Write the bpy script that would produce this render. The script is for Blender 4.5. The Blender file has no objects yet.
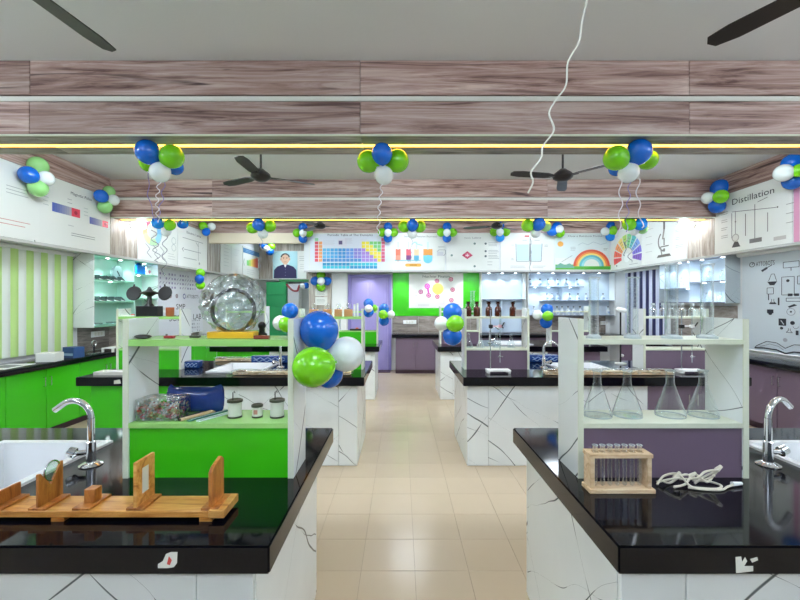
import bpy, bmesh, math, random
from mathutils import Vector, Matrix
R = math.radians
PI = math.pi
rnd = random.Random(7)
scene = bpy.context.scene
COL = scene.collection

# ------------------------------------------------------------------ camera
CAMH = 1.55
cam_d = bpy.data.cameras.new('camera')
cam_d.sensor_width = 36.0
cam_d.lens = 18.0
cam_d.clip_start = 0.02
cam_d.shift_x = -1.0 / 800
cam_d.shift_y = 2.5 / 800
cam = bpy.data.objects.new('camera', cam_d)
cam.location = (0, 0, CAMH)
cam.rotation_euler = (R(90), 0, 0)
COL.objects.link(cam)
scene.camera = cam

# ------------------------------------------------------------------ world, exposure
world = bpy.data.worlds.new('world')
scene.world = world
world.use_nodes = True
world.node_tree.nodes['Background'].inputs[0].default_value = (0.75, 0.85, 1.0, 1)
world.node_tree.nodes['Background'].inputs[1].default_value = 0.4
scene.view_settings.view_transform = 'Standard'
scene.view_settings.look = 'None'
scene.view_settings.gamma = 1.0
scene.view_settings.use_curve_mapping = False
scene.view_settings.exposure = 1.22
FILL_PANEL_E = 9.0          # added ceiling fill panels, out of view
STRIP_E = 5.0           # warm strips in the beams
BULB_E = 26.0           # wall bulbs
FILL_TUBE_E = 74.0           # added fill tubes, hidden from the camera
SPOT_W = 2.6            # downlights in the open cabinets

def at(px, py, Y):
    """point at depth Y that lies on the line of sight through a photo pixel"""
    return Vector(((px - 401) * Y / 400.0, Y, CAMH - (py - 302.5) * Y / 400.0))
def ax(px, Y):
    return (px - 401) * Y / 400.0
def az(py, Y):
    return CAMH - (py - 302.5) * Y / 400.0

# ------------------------------------------------------------------ colours and materials
def c8(r, g, b):
    def f(u):
        u /= 255.0
        return u / 12.92 if u <= 0.04045 else ((u + 0.055) / 1.055) ** 2.4
    return (f(r), f(g), f(b), 1.0)
MATS = {}
def mat(name, col=(200, 200, 200), rough=0.5, metal=0.0, spec=0.5, emit=None, es=0.0, coat=0.0, sss=0.0, alpha=1.0, bump=0.0, bscale=40.0, vary=0.0):
    if name in MATS: return MATS[name]
    m = bpy.data.materials.new(name); m.use_nodes = True
    nt = m.node_tree; b = nt.nodes['Principled BSDF']
    cc = c8(*col)
    b.inputs['Base Color'].default_value = cc
    b.inputs['Roughness'].default_value = rough
    b.inputs['Metallic'].default_value = metal
    b.inputs['Specular IOR Level'].default_value = spec
    b.inputs['Coat Weight'].default_value = coat
    if sss: 
        b.inputs['Subsurface Weight'].default_value = sss
        b.inputs['Subsurface Scale'].default_value = 0.03
    if alpha < 1: b.inputs['Alpha'].default_value = alpha
    if emit:
        b.inputs['Emission Color'].default_value = c8(*emit)
        b.inputs['Emission Strength'].default_value = es
    if bump or vary:
        tc = nt.nodes.new('ShaderNodeTexCoord')
        nz = nt.nodes.new('ShaderNodeTexNoise'); nz.inputs['Scale'].default_value = bscale; nz.inputs['Detail'].default_value = 3
        nt.links.new(tc.outputs['Object'], nz.inputs['Vector'])
        if bump:
            bp = nt.nodes.new('ShaderNodeBump'); bp.inputs['Strength'].default_value = bump; bp.inputs['Distance'].default_value = 0.01
            nt.links.new(nz.outputs['Fac'], bp.inputs['Height']); nt.links.new(bp.outputs['Normal'], b.inputs['Normal'])
        if vary:
            oi = nt.nodes.new('ShaderNodeObjectInfo')
            hs = nt.nodes.new('ShaderNodeHueSaturation'); hs.inputs['Color'].default_value = cc
            ad = nt.nodes.new('ShaderNodeMath'); ad.operation = 'ADD'
            mp = nt.nodes.new('ShaderNodeMapRange'); mp.inputs['To Min'].default_value = 1 - vary; mp.inputs['To Max'].default_value = 1.0
            mp2 = nt.nodes.new('ShaderNodeMapRange'); mp2.inputs['From Min'].default_value = 0.3; mp2.inputs['From Max'].default_value = 0.7
            mp2.inputs['To Min'].default_value = -vary * 0.5; mp2.inputs['To Max'].default_value = vary * 0.5
            nt.links.new(oi.outputs['Random'], mp.inputs['Value']); nt.links.new(nz.outputs['Fac'], mp2.inputs['Value'])
            nt.links.new(mp.outputs[0], ad.inputs[0]); nt.links.new(mp2.outputs[0], ad.inputs[1])
            nt.links.new(ad.outputs[0], hs.inputs['Value']); nt.links.new(hs.outputs['Color'], b.inputs['Base Color'])
    MATS[name] = m
    return m

def _obj_coords(nt, scale=(1, 1, 1), rot=(0, 0, 0)):
    tc = nt.nodes.new('ShaderNodeTexCoord'); oi = nt.nodes.new('ShaderNodeObjectInfo')
    ml = nt.nodes.new('ShaderNodeMath'); ml.operation = 'MULTIPLY'; ml.inputs[1].default_value = 37.0
    ad = nt.nodes.new('ShaderNodeVectorMath'); ad.operation = 'ADD'
    mp = nt.nodes.new('ShaderNodeMapping'); mp.inputs['Scale'].default_value = scale; mp.inputs['Rotation'].default_value = rot
    nt.links.new(oi.outputs['Random'], ml.inputs[0]); nt.links.new(tc.outputs['Object'], ad.inputs[0]); nt.links.new(ml.outputs[0], ad.inputs[1])
    nt.links.new(ad.outputs[0], mp.inputs['Vector'])
    return mp.outputs['Vector'], oi.outputs['Random']

def wood_mat(name, dark, mid, light, scale=(0.7, 6, 6), rough=0.5, knots=True, tone=0.25):
    m = bpy.data.materials.new(name); m.use_nodes = True; nt = m.node_tree; b = nt.nodes['Principled BSDF']
    v, rn = _obj_coords(nt, scale)
    n1 = nt.nodes.new('ShaderNodeTexNoise'); n1.inputs['Scale'].default_value = 2.4; n1.inputs['Detail'].default_value = 8; n1.inputs['Roughness'].default_value = 0.68; n1.inputs['Distortion'].default_value = 0.8
    nt.links.new(v, n1.inputs['Vector'])
    cr = nt.nodes.new('ShaderNodeValToRGB'); e = cr.color_ramp.elements
    e[0].position = 0.35; e[0].color = c8(*dark); e[1].position = 0.63; e[1].color = c8(*light)
    k = e.new(0.47); k.color = c8(*mid)
    nt.links.new(n1.outputs['Fac'], cr.inputs['Fac'])
    out = cr.outputs['Color']
    if knots:
        n2 = nt.nodes.new('ShaderNodeTexNoise'); n2.inputs['Scale'].default_value = 1.5; n2.inputs['Detail'].default_value = 3; n2.inputs['Distortion'].default_value = 1.5
        nt.links.new(v, n2.inputs['Vector'])
        r2 = nt.nodes.new('ShaderNodeValToRGB'); r2.color_ramp.elements[0].position = 0.62; r2.color_ramp.elements[1].position = 0.72
        r2.color_ramp.elements[0].color = (0, 0, 0, 1); r2.color_ramp.elements[1].color = (1, 1, 1, 1)
        nt.links.new(n2.outputs['Fac'], r2.inputs['Fac'])
        mx = nt.nodes.new('ShaderNodeMix'); mx.data_type = 'RGBA'
        nt.links.new(r2.outputs['Color'], mx.inputs['Factor']); nt.links.new(out, mx.inputs['A']); mx.inputs['B'].default_value = c8(*[int(q * 0.72) for q in dark])
        out = mx.outputs['Result']
    hs = nt.nodes.new('ShaderNodeHueSaturation'); mp = nt.nodes.new('ShaderNodeMapRange'); mp.inputs['To Min'].default_value = 1 - tone; mp.inputs['To Max'].default_value = 1 + tone * 0.4
    nt.links.new(rn, mp.inputs['Value']); nt.links.new(mp.outputs[0], hs.inputs['Value']); nt.links.new(out, hs.inputs['Color'])
    nt.links.new(hs.outputs['Color'], b.inputs['Base Color']); b.inputs['Roughness'].default_value = rough
    MATS[name] = m; return m

def marble_mat(name='marble', base=(238, 243, 242), vein=(84, 92, 94)):
    m = bpy.data.materials.new(name); m.use_nodes = True; nt = m.node_tree; b = nt.nodes['Principled BSDF']
    v, rn = _obj_coords(nt)
    def math_(op, x, y):
        q = nt.nodes.new('ShaderNodeMath'); q.operation = op
        for k, u in enumerate((x, y)):
            if isinstance(u, (int, float)): q.inputs[k].default_value = u
            else: nt.links.new(u, q.inputs[k])
        return q.outputs[0]
    tot = None
    for (scx, scale, ph, lo, hi, eps) in ((1.0, .95, 0.0, .40, .66, .0016), (-1.0, .62, 2.0, .46, .66, .0010), (.55, 1.9, 5.0, .50, .68, .0012)):
        mp = nt.nodes.new('ShaderNodeMapping'); mp.inputs['Scale'].default_value = (scx, scx, 1); nt.links.new(v, mp.inputs['Vector'])
        w = nt.nodes.new('ShaderNodeTexWave'); w.wave_type = 'BANDS'; w.bands_direction = 'DIAGONAL'; w.wave_profile = 'SIN'
        w.inputs['Scale'].default_value = scale; w.inputs['Distortion'].default_value = 3.2; w.inputs['Detail'].default_value = 2.5; w.inputs['Detail Scale'].default_value = .9; w.inputs['Phase Offset'].default_value = ph
        nt.links.new(mp.outputs['Vector'], w.inputs['Vector'])
        nz = nt.nodes.new('ShaderNodeTexNoise'); nz.inputs['Scale'].default_value = 3.4; nz.inputs['Detail'].default_value = 1; nt.links.new(mp.outputs['Vector'], nz.inputs['Vector'])
        e = nt.nodes.new('ShaderNodeMapRange'); e.inputs['From Min'].default_value = lo; e.inputs['From Max'].default_value = hi; e.inputs['To Min'].default_value = 0.00001; e.inputs['To Max'].default_value = eps
        nt.links.new(nz.outputs['Fac'], e.inputs['Value'])
        d = math_('SUBTRACT', 1.0, w.outputs['Fac'])                 # 0 on the crest
        f = math_('SUBTRACT', 1.0, math_('DIVIDE', d, e.outputs[0]))
        cl = nt.nodes.new('ShaderNodeClamp'); nt.links.new(f, cl.inputs[0])
        tot = cl.outputs[0] if tot is None else math_('MAXIMUM', tot, cl.outputs[0])
    tot = math_('POWER', tot, .6)
    cn = nt.nodes.new('ShaderNodeTexNoise'); cn.inputs['Scale'].default_value = 1.6; cn.inputs['Detail'].default_value = 4; nt.links.new(v, cn.inputs['Vector'])
    cr = nt.nodes.new('ShaderNodeValToRGB'); cr.color_ramp.elements[0].position = 0.35; cr.color_ramp.elements[1].position = 0.6
    cr.color_ramp.elements[0].color = c8(*[int(q * 0.96) for q in base]); cr.color_ramp.elements[1].color = c8(*base)
    nt.links.new(cn.outputs['Fac'], cr.inputs['Fac'])
    mx = nt.nodes.new('ShaderNodeMix'); mx.data_type = 'RGBA'
    nt.links.new(tot, mx.inputs['Factor']); nt.links.new(cr.outputs['Color'], mx.inputs['A']); mx.inputs['B'].default_value = c8(*vein)
    nt.links.new(mx.outputs['Result'], b.inputs['Base Color']); b.inputs['Roughness'].default_value = 0.22
    MATS[name] = m; return m

def glass_mat(name, tint=(240, 248, 250), rough=0.03, lo=0.06, hi=0.85, power=2.2, bump=0.0):
    """thin-walled glass or film: clear face on, mirror-like towards its rim"""
    m = bpy.data.materials.new(name); m.use_nodes = True; nt = m.node_tree
    for n in list(nt.nodes):
        if n.type != 'OUTPUT_MATERIAL': nt.nodes.remove(n)
    o = [n for n in nt.nodes if n.type == 'OUTPUT_MATERIAL'][0]
    t = nt.nodes.new('ShaderNodeBsdfTransparent'); t.inputs['Color'].default_value = c8(*tint)
    g = nt.nodes.new('ShaderNodeBsdfGlossy'); g.inputs['Roughness'].default_value = rough; g.inputs['Color'].default_value = (0.95, 0.97, 1, 1)
    lw = nt.nodes.new('ShaderNodeLayerWeight'); lw.inputs['Blend'].default_value = 0.5
    pw = nt.nodes.new('ShaderNodeMath'); pw.operation = 'POWER'; pw.inputs[1].default_value = power
    mr = nt.nodes.new('ShaderNodeMapRange'); mr.inputs['To Min'].default_value = lo; mr.inputs['To Max'].default_value = hi
    nt.links.new(lw.outputs['Facing'], pw.inputs[0]); nt.links.new(pw.outputs[0], mr.inputs['Value'])
    mx = nt.nodes.new('ShaderNodeMixShader'); nt.links.new(mr.outputs[0], mx.inputs[0]); nt.links.new(t.outputs[0], mx.inputs[1]); nt.links.new(g.outputs[0], mx.inputs[2])
    if bump:
        tc = nt.nodes.new('ShaderNodeTexCoord'); nz = nt.nodes.new('ShaderNodeTexVoronoi'); nz.inputs['Scale'].default_value = 28; nt.links.new(tc.outputs['Object'], nz.inputs['Vector'])
        bp = nt.nodes.new('ShaderNodeBump'); bp.inputs['Strength'].default_value = bump; bp.inputs['Distance'].default_value = 0.02
        nt.links.new(nz.outputs['Distance'], bp.inputs['Height']); nt.links.new(bp.outputs['Normal'], g.inputs['Normal']); nt.links.new(bp.outputs['Normal'], lw.inputs['Normal'])
    nt.links.new(mx.outputs[0], o.inputs[0])
    MATS[name] = m; return m

def emit_mat(name, col, strength):
    m = bpy.data.materials.new(name); m.use_nodes = True; nt = m.node_tree
    for n in list(nt.nodes):
        if n.type != 'OUTPUT_MATERIAL': nt.nodes.remove(n)
    o = [n for n in nt.nodes if n.type == 'OUTPUT_MATERIAL'][0]
    e = nt.nodes.new('ShaderNodeEmission'); e.inputs[0].default_value = c8(*col); e.inputs[1].default_value = strength
    nt.links.new(e.outputs[0], o.inputs[0]); MATS[name] = m; return m

def print_mat():
    m = bpy.data.materials.new('printed_ink'); m.use_nodes = True; nt = m.node_tree; b = nt.nodes['Principled BSDF']
    a = nt.nodes.new('ShaderNodeAttribute'); a.attribute_name = 'Col'
    nt.links.new(a.outputs['Color'], b.inputs['Base Color']); b.inputs['Roughness'].default_value = 0.35
    MATS['print'] = m; return m

M = {}
M['beamwood'] = wood_mat('beam_wood', (100, 68, 62), (172, 140, 129), (212, 190, 180), scale=(.42, 7.5, 7.5))
M['beamwood_v'] = wood_mat('upright_wood', (128, 116, 106), (170, 160, 148), (204, 198, 186), scale=(6, 6, 0.5), knots=False)
M['greywood'] = wood_mat('grey_wood', (112, 104, 100), (150, 142, 136), (184, 178, 172), scale=(0.7, 6, 6), knots=False)
M['stone'] = wood_mat('splash_stone', (104, 94, 88), (140, 130, 122), (170, 160, 152), scale=(1.2, 1.2, 7), rough=0.35, knots=False)
M['pine'] = wood_mat('pine', (168, 100, 36), (206, 142, 66), (228, 172, 98), scale=(2, 12, 12), knots=False, rough=0.35, tone=0.12)
M['teak'] = wood_mat('teak', (140, 78, 28), (176, 106, 44), (200, 132, 62), scale=(12, 12, 3), knots=False, rough=0.4, tone=0.12)
M['birch'] = wood_mat('birch', (196, 160, 118), (220, 188, 148), (236, 210, 174), scale=(3, 12, 12), knots=False, tone=0.08)
M['marble'] = marble_mat()
M['marble_g'] = marble_mat('grey_marble', (178, 188, 192), (70, 78, 84))
M['granite'] = mat('black_granite', (5, 6, 14), 0.07, spec=0.28)
M['cream'] = mat('cream_edge', (216, 222, 200), 0.35)
M['green'] = mat('green_laminate', (60, 190, 22), 0.22)
M['green_d'] = mat('green_laminate_line', (24, 118, 4), 0.4)
M['shelf_g'] = mat('pale_green_shelf', (158, 214, 120), 0.25)
M['purple'] = mat('purple_laminate', (112, 95, 112), 0.25)
M['purple_d'] = mat('dark_plum', (66, 40, 56), 0.4)
M['white'] = mat('white_paint', (236, 238, 236), 0.35)
M['offwhite'] = mat('off_white', (222, 222, 212), 0.5)
M['wall'] = mat('wall_paint', (226, 229, 229), 0.6)
M['ceil'] = mat('ceiling_paint', (226, 229, 230), 0.7, bump=0.05, bscale=60)
M['tile'] = mat('cream_tile', (198, 180, 154), 0.22, vary=0.035, bscale=3.0)
M['grout'] = mat('grout', (160, 146, 124), 0.8)
M['chrome'] = mat('chrome', (226, 228, 230), 0.09, 1.0)
M['steel'] = mat('steel', (190, 192, 196), 0.25, 1.0)
M['black'] = mat('black_plastic', (7, 8, 12), 0.42)
M['blackmetal'] = mat('dark_brown_metal', (34, 28, 28), 0.35)
M['glass'] = glass_mat('clear_glass', (250, 253, 253), lo=0.06, hi=0.97, power=1.9)
M['tube_glass'] = glass_mat('bright_glass', (250, 253, 253), lo=0.14, hi=0.97, power=1.2)
M['film'] = glass_mat('plastic_film', (236, 242, 240), 0.2, lo=0.13, hi=0.85, power=1.6, bump=1.0)
M['amber'] = mat('amber_glass', (66, 22, 6), 0.06, coat=0.2)
M['ceramic'] = mat('white_ceramic', (240, 242, 244), 0.12)
M['ink'] = mat('black_ink', (26, 26, 34), 0.4)
M['greyink'] = mat('grey_ink', (110, 110, 116), 0.4)
M['bal_blue'] = mat('blue_balloon', (0, 100, 204), 0.2, coat=0.3)
M['bal_green'] = mat('green_balloon', (118, 206, 18), 0.2, coat=0.3)
M['bal_white'] = mat('white_balloon', (232, 240, 238), 0.2, coat=0.3)
M['bal_pale'] = mat('pale_green_balloon', (150, 214, 130), 0.2, coat=0.3)
M['bal_sky'] = mat('sky_blue_balloon', (20, 138, 232), 0.2, coat=0.3)
M['print'] = print_mat()
M['fill_panel_e'] = emit_mat('fill_panel_light', (232, 244, 255), FILL_PANEL_E)
M['fill_tube_e'] = emit_mat('fill_tube', (230, 243, 255), FILL_TUBE_E)
M['strip_e'] = emit_mat('warm_strip_light', (255, 182, 62), STRIP_E)
M['bulb_e'] = emit_mat('white_bulb_light', (232, 244, 255), BULB_E)
M['dl_e'] = emit_mat('downlight_face', (240, 250, 255), 12.0)

# ------------------------------------------------------------------ mesh helpers
class MB:
    def __init__(s): s.v = []; s.f = []; s.m = []; s.k = 0
    def add(s, vs, fs):
        o = len(s.v); s.v += [tuple(p) for p in vs]
        for f in fs: s.f.append(tuple(i + o for i in f)); s.m.append(s.k)
        return s
    def mi(s, k): s.k = k; return s
    def box(s, x0, x1, y0, y1, z0, z1):
        if x0 > x1: x0, x1 = x1, x0
        if y0 > y1: y0, y1 = y1, y0
        if z0 > z1: z0, z1 = z1, z0
        return s.add([(x0,y0,z0),(x1,y0,z0),(x1,y1,z0),(x0,y1,z0),(x0,y0,z1),(x1,y0,z1),(x1,y1,z1),(x0,y1,z1)],
                     [(0,3,2,1),(4,5,6,7),(0,1,5,4),(1,2,6,5),(2,3,7,6),(3,0,4,7)])
    def tube(s, pts, r, n=8, caps=True):
        pts = [Vector(p) for p in pts]; rs = r if isinstance(r, (list, tuple)) else [r] * len(pts)
        rings = []; up = None
        for i, p in enumerate(pts):
            d = (pts[min(i+1, len(pts)-1)] - pts[max(i-1, 0)]).normalized()
            if up is None:
                up = Vector((0, 0, 1)) if abs(d.z) < 0.9 else Vector((1, 0, 0))
            a = d.cross(up)
            if a.length < 1e-5: a = d.orthogonal()
            a.normalize(); up = a.cross(d).normalized()
            rings.append([p + (a * math.cos(2*PI*k/n) + up * math.sin(2*PI*k/n)) * rs[i] for k in range(n)])
        vs = [q for rg in rings for q in rg]; fs = []
        for i in range(len(rings)-1):
            for k in range(n):
                fs.append((i*n+k, i*n+(k+1) % n, (i+1)*n+(k+1) % n, (i+1)*n+k))
        if caps: fs += [tuple(range(n))[::-1], tuple(range((len(rings)-1)*n, len(rings)*n))]
        return s.add(vs, fs)
    def lathe(s, prof, n=16, c=(0, 0, 0)):
        vs = []; fs = []; idx = []
        for r, z in prof:
            if r < 1e-6: idx.append([len(vs)]); vs.append((c[0], c[1], c[2]+z))
            else:
                idx.append(list(range(len(vs), len(vs)+n)))
                vs += [(c[0]+r*math.cos(2*PI*k/n), c[1]+r*math.sin(2*PI*k/n), c[2]+z) for k in range(n)]
        for a, b in zip(idx[:-1], idx[1:]):
            for k in range(n):
                k2 = (k+1) % n
                if len(a) == 1 and len(b) == 1: continue
                if len(a) == 1: fs.append((a[0], b[k2], b[k]))
                elif len(b) == 1: fs.append((a[k], a[k2], b[0]))
                else: fs.append((a[k], a[k2], b[k2], b[k]))
        return s.add(vs, fs)
    def ball(s, c, r, nu=16, nv=10, sc=(1, 1, 1)):
        prof = [(math.sin(PI*i/nv)*r, -math.cos(PI*i/nv)*r) for i in range(nv+1)]
        prof[0] = (0, -r); prof[-1] = (0, r)
        t = MB().lathe(prof, nu)
        return s.add([(c[0]+p[0]*sc[0], c[1]+p[1]*sc[1], c[2]+p[2]*sc[2]) for p in t.v], t.f)
    def prism(s, poly, y0, y1):           # polygon in x,z extruded along y
        n = len(poly); vs = [(x, y0, z) for x, z in poly] + [(x, y1, z) for x, z in poly]
        fs = [tuple(range(n)), tuple(range(2*n-1, n-1, -1))] + [(i, n+i, n+(i+1) % n, (i+1) % n) for i in range(n)]
        return s.add(vs, fs)
    def prismx(s, poly, x0, x1):          # polygon in y,z extruded along x
        n = len(poly); vs = [(x0, y, z) for y, z in poly] + [(x1, y, z) for y, z in poly]
        fs = [tuple(range(n)), tuple(range(2*n-1, n-1, -1))] + [(i, n+i, n+(i+1) % n, (i+1) % n) for i in range(n)]
        return s.add(vs, fs)
    def mesh(s, name, mats, bevel=0.0, seg=1, smooth=True, fix=True):
        me = bpy.data.meshes.new(name); me.from_pydata(s.v, [], s.f)
        ms = mats if isinstance(mats, (list, tuple)) else [mats]
        for m in ms: me.materials.append(M[m] if isinstance(m, str) else m)
        me.polygons.foreach_set('material_index', s.m)
        bm = bmesh.new(); bm.from_mesh(me)
        if fix: bmesh.ops.recalc_face_normals(bm, faces=bm.faces)
        if bevel:
            es = [e for e in bm.edges if len(e.link_faces) == 2 and e.calc_face_angle(0) > R(35)]
            bmesh.ops.bevel(bm, geom=es, offset=bevel, segments=seg, affect='EDGES', profile=0.5)
        bm.to_mesh(me); bm.free()
        if smooth:
            me.shade_smooth(); me.set_sharp_from_angle(angle=R(38))
        me.update()
        return me
    def build(s, name, mats, parent=None, loc=None, rz=None, **kw):
        o = bpy.data.objects.new(name, s.mesh(name, mats, **kw)); COL.objects.link(o)
        if parent: o.parent = parent
        if loc is not None: o.location = loc
        if rz is not None: o.rotation_euler = (0, 0, rz)
        return o

def tag(o, label=None, cat=None, group=None, kind=None):
    if label: o['label'] = label
    if cat: o['category'] = cat
    if group: o['group'] = group
    if kind: o['kind'] = kind
    return o
def thing(name, label, cat, loc=(0, 0, 0), rz=0.0, group=None):
    o = bpy.data.objects.new(name, None); COL.objects.link(o); o.empty_display_size = 0.05
    o.location = loc; o.rotation_euler = (0, 0, rz)
    return tag(o, label, cat, group)
def inst(src_mesh, name, parent=None, loc=None, rz=None, scale=None):
    o = bpy.data.objects.new(name, src_mesh); COL.objects.link(o)
    if parent: o.parent = parent
    if loc is not None: o.location = loc
    if rz is not None: o.rotation_euler = (0, 0, rz)
    if scale is not None: o.scale = (scale, scale, scale) if isinstance(scale, (int, float)) else scale
    return o
def kids(o): return [c for c in COL.objects if c.parent == o]
def copy_tree(o, loc=None, rz=None, label=None, group=None, parent=None):
    c = o.copy(); COL.objects.link(c); c.parent = parent
    if loc is not None: c.location = loc
    if rz is not None: c.rotation_euler = (0, 0, rz)
    if label: c['label'] = label
    if group: c['group'] = group
    for k in list(o.children): copy_tree(k, parent=c)
    return c
ORD = ['first', 'second', 'third', 'fourth', 'fifth', 'sixth', 'seventh', 'eighth', 'ninth', 'tenth', 'eleventh', 'twelfth']

def text_mesh(body, size, x, z, y=0.0, align='CENTER', m='ink', bold=0.0, name='lettering', width=None):
    cu = bpy.data.curves.new('txt', 'FONT'); cu.body = body; cu.size = size; cu.align_x = align; cu.resolution_u = 2; cu.offset = bold
    t = bpy.data.objects.new('txt', cu); me = bpy.data.meshes.new_from_object(t)
    bpy.data.objects.remove(t); bpy.data.curves.remove(cu)
    me.name = name
    mt = Matrix.Translation((x, y, z)) @ Matrix.Rotation(R(90), 4, 'X')
    if width:
        xs = [v.co.x for v in me.vertices]; w = max(xs) - min(xs)
        mt = mt @ Matrix.Diagonal((width / w, 1, 1, 1))
    me.transform(mt); me.materials.clear(); me.materials.append(M[m])
    return me

class Art:
    """flat coloured print: x to the right, z up, on a board facing -y"""
    def __init__(s): s.p = []; s.n = 0; s.flat = False
    def poly(s, pts, col):
        if not s.flat: s.n += 1
        s.p.append((pts, col, s.n))
        return s
    def rect(s, x, z, w, h, col): return s.poly([(x, z), (x+w, z), (x+w, z+h), (x, z+h)], col)
    def circ(s, x, z, r, col, n=16, rz=None): return s.poly([(x+r*math.cos(2*PI*k/n), z+(rz or r)*math.sin(2*PI*k/n)) for k in range(n)], col)
    def ring(s, x, z, r0, r1, a0, a1, col, n=20):
        if not s.flat: s.n += 1
        for k in range(n):
            a = R(a0 + (a1-a0)*k/n); b = R(a0 + (a1-a0)*(k+1)/n)
            s.p.append(([(x+r0*math.cos(a), z+r0*math.sin(a)), (x+r1*math.cos(a), z+r1*math.sin(a)), (x+r1*math.cos(b), z+r1*math.sin(b)), (x+r0*math.cos(b), z+r0*math.sin(b))], col, s.n))
        return s
    def line(s, x0, z0, x1, z1, w, col):
        d = Vector((x1-x0, z1-z0)); n = Vector((-d.y, d.x)).normalized() * w / 2
        return s.poly([(x0-n.x, z0-n.y), (x1-n.x, z1-n.y), (x1+n.x, z1+n.y), (x0+n.x, z0+n.y)], col)
    def path(s, pts, w, col):
        for a, b in zip(pts[:-1], pts[1:]): s.line(a[0], a[1], b[0], b[1], w, col)
        return s
    def lines(s, x, z, w, n, dz, col=(150, 150, 150), h=0.008):
        for i in range(n): s.rect(x, z - i*dz, w * (0.75 + 0.25*rnd.random()), h, col)
        return s
    def build(s, name, parent, y=-0.001):
        vs = []; fs = []; cs = []
        for pts, col, ly in s.p:
            o = len(vs); yy = y - 0.00005*ly
            vs += [(x, yy, z) for x, z in pts]; f = list(range(o, o+len(pts)))
            a = sum((pts[i][0]*pts[(i+1) % len(pts)][1] - pts[(i+1) % len(pts)][0]*pts[i][1]) for i in range(len(pts)))
            fs.append(f if a > 0 else f[::-1]); cs.append(col)
        me = bpy.data.meshes.new(name); me.from_pydata(vs, [], fs)
        at_ = me.color_attributes.new('Col', 'FLOAT_COLOR', 'CORNER'); buf = []
        for f, c in zip(fs, cs): buf += list(c8(*c)) * len(f)
        at_.data.foreach_set('color', buf); me.materials.append(M['print']); me.update()
        ob = bpy.data.objects.new(name, me); COL.objects.link(ob); ob.parent = parent; ob['kind'] = 'stuff'
        return ob
# ================================================================== the room
XL, XR, YB, YR, YF = -4.55, 4.8, 9.2, 12.3, -1.7      # left, right, back wall, back of the recess, wall behind the camera
HC, HB = 3.34, 2.78                                   # ceiling, underside of the beams
XREC = -2.12                                          # right side of the recess
XPL, XPR, YP, YPR = -4.22, 4.58, 8.75, 11.9            # faces of the boxed-in loft that carries the posters
PB, PT = 2.25, 3.065                                   # the band of posters

fl = MB().box(XL - .1, XR + .1, YF - .1, YR + .1, -0.12, -0.004).build('floor', 'grout')
tag(fl, 'cream square tiled floor of the laboratory', kind='structure')
TS = 0.31
tile_me = MB().box(0.0012, TS - 0.0012, 0.0012, TS - 0.0012, -0.012, 0).mesh('tile', 'tile')
rest = MB(); nt_ = 0
ix0, ix1 = int((XL - 0.08) / TS) - 1, int((XR - 0.08) / TS) + 1
for i in range(ix0, ix1 + 1):
    for j in range(-13, 34):
        x, y = 0.08 + i * TS, 2.31 + j * TS
        if x + TS > XR or x < XL - .02 or y < YF - .05 or y + TS > YR + .1: continue
        if -3 <= i <= 3 and 1.99 <= y <= 9.0:
            inst(tile_me, 'tile', fl, (x, y, 0)); nt_ += 1
        else:
            rest.box(x + .0012, x + TS - .0012, y + .0012, y + TS - .0012, -0.012, 0)
tag(rest.build('tiles', 'tile', fl, smooth=False), kind='stuff')

tag(MB().box(XL - .1, XR + .1, YF - .1, YR + .1, HC, HC + .1).build('ceiling', 'ceil'), 'plain grey painted ceiling between the wood clad beams', kind='structure')
def wall(name, b, label):
    return tag(b.build(name, 'wall'), label, kind='structure')
wl = wall('wall_left', MB().box(XL - .1, XL, YF, YR, 0, HC), 'pale left wall behind the green cabinets')
wr = wall('wall_right', MB().box(XR, XR + .1, YF, YB, 0, HC), 'pale right wall behind the roll-down chart')
wb = wall('wall_back', MB().box(XREC, XR, YB, YB + .1, 0, HC), 'pale back wall behind the door and green board')
tag(MB().box(XL, XR, YF - .1, YF, 0, HC).build('wall_front', mat('front_wall_paint', (150, 158, 170), .6)), 'blue grey wall behind the viewer', kind='structure')
wall('wall_recess', MB().box(XL, XREC, YR, YR + .1, 0, HC), 'wood toned wall at the end of the recess')
wall('wall_recess_side', MB().box(XREC, XREC + .1, YB + .1, YR, 0, HC), 'side wall of the recess')
# boxed-in loft running round the room under the ceiling
LB = 2.235
lo_l = tag(MB().box(XL + .001, XPL, YF + .01, YPR, LB, HC - .001).build('trim_1', 'wall'), 'boxed-in loft along the left wall', kind='structure')
lo_r = tag(MB().box(XPR, XR - .001, YF + .01, YB - .001, LB, HC - .001).build('trim_2', 'wall'), 'boxed-in loft along the right wall', kind='structure')
lo_b = tag(MB().box(XREC, XPR - .001, YP, YB - .001, LB, HC - .001).build('trim_3', 'wall'), 'boxed-in loft along the back wall', kind='structure')
lo_e = tag(MB().box(XL + .001, XREC - .001, YPR + .001, YR - .001, LB, HC - .001).build('trim_4', 'wall'), 'boxed-in loft at the end of the recess', kind='structure')
lin = tag(MB().box(XPL + .001, XREC - .001, YP, YP + .12, 2.85, 3.07).build('trim_5', mat('beige_lintel', (226, 214, 188), 0.6)), 'beige lintel above the recess opening', kind='structure')
tag(MB().box(XPL + .001, XREC - .001, YP, YP + .12, 3.071, HC - .001).build('trim_6', 'beamwood'), 'wood strip above the beige lintel', kind='structure')

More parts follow.
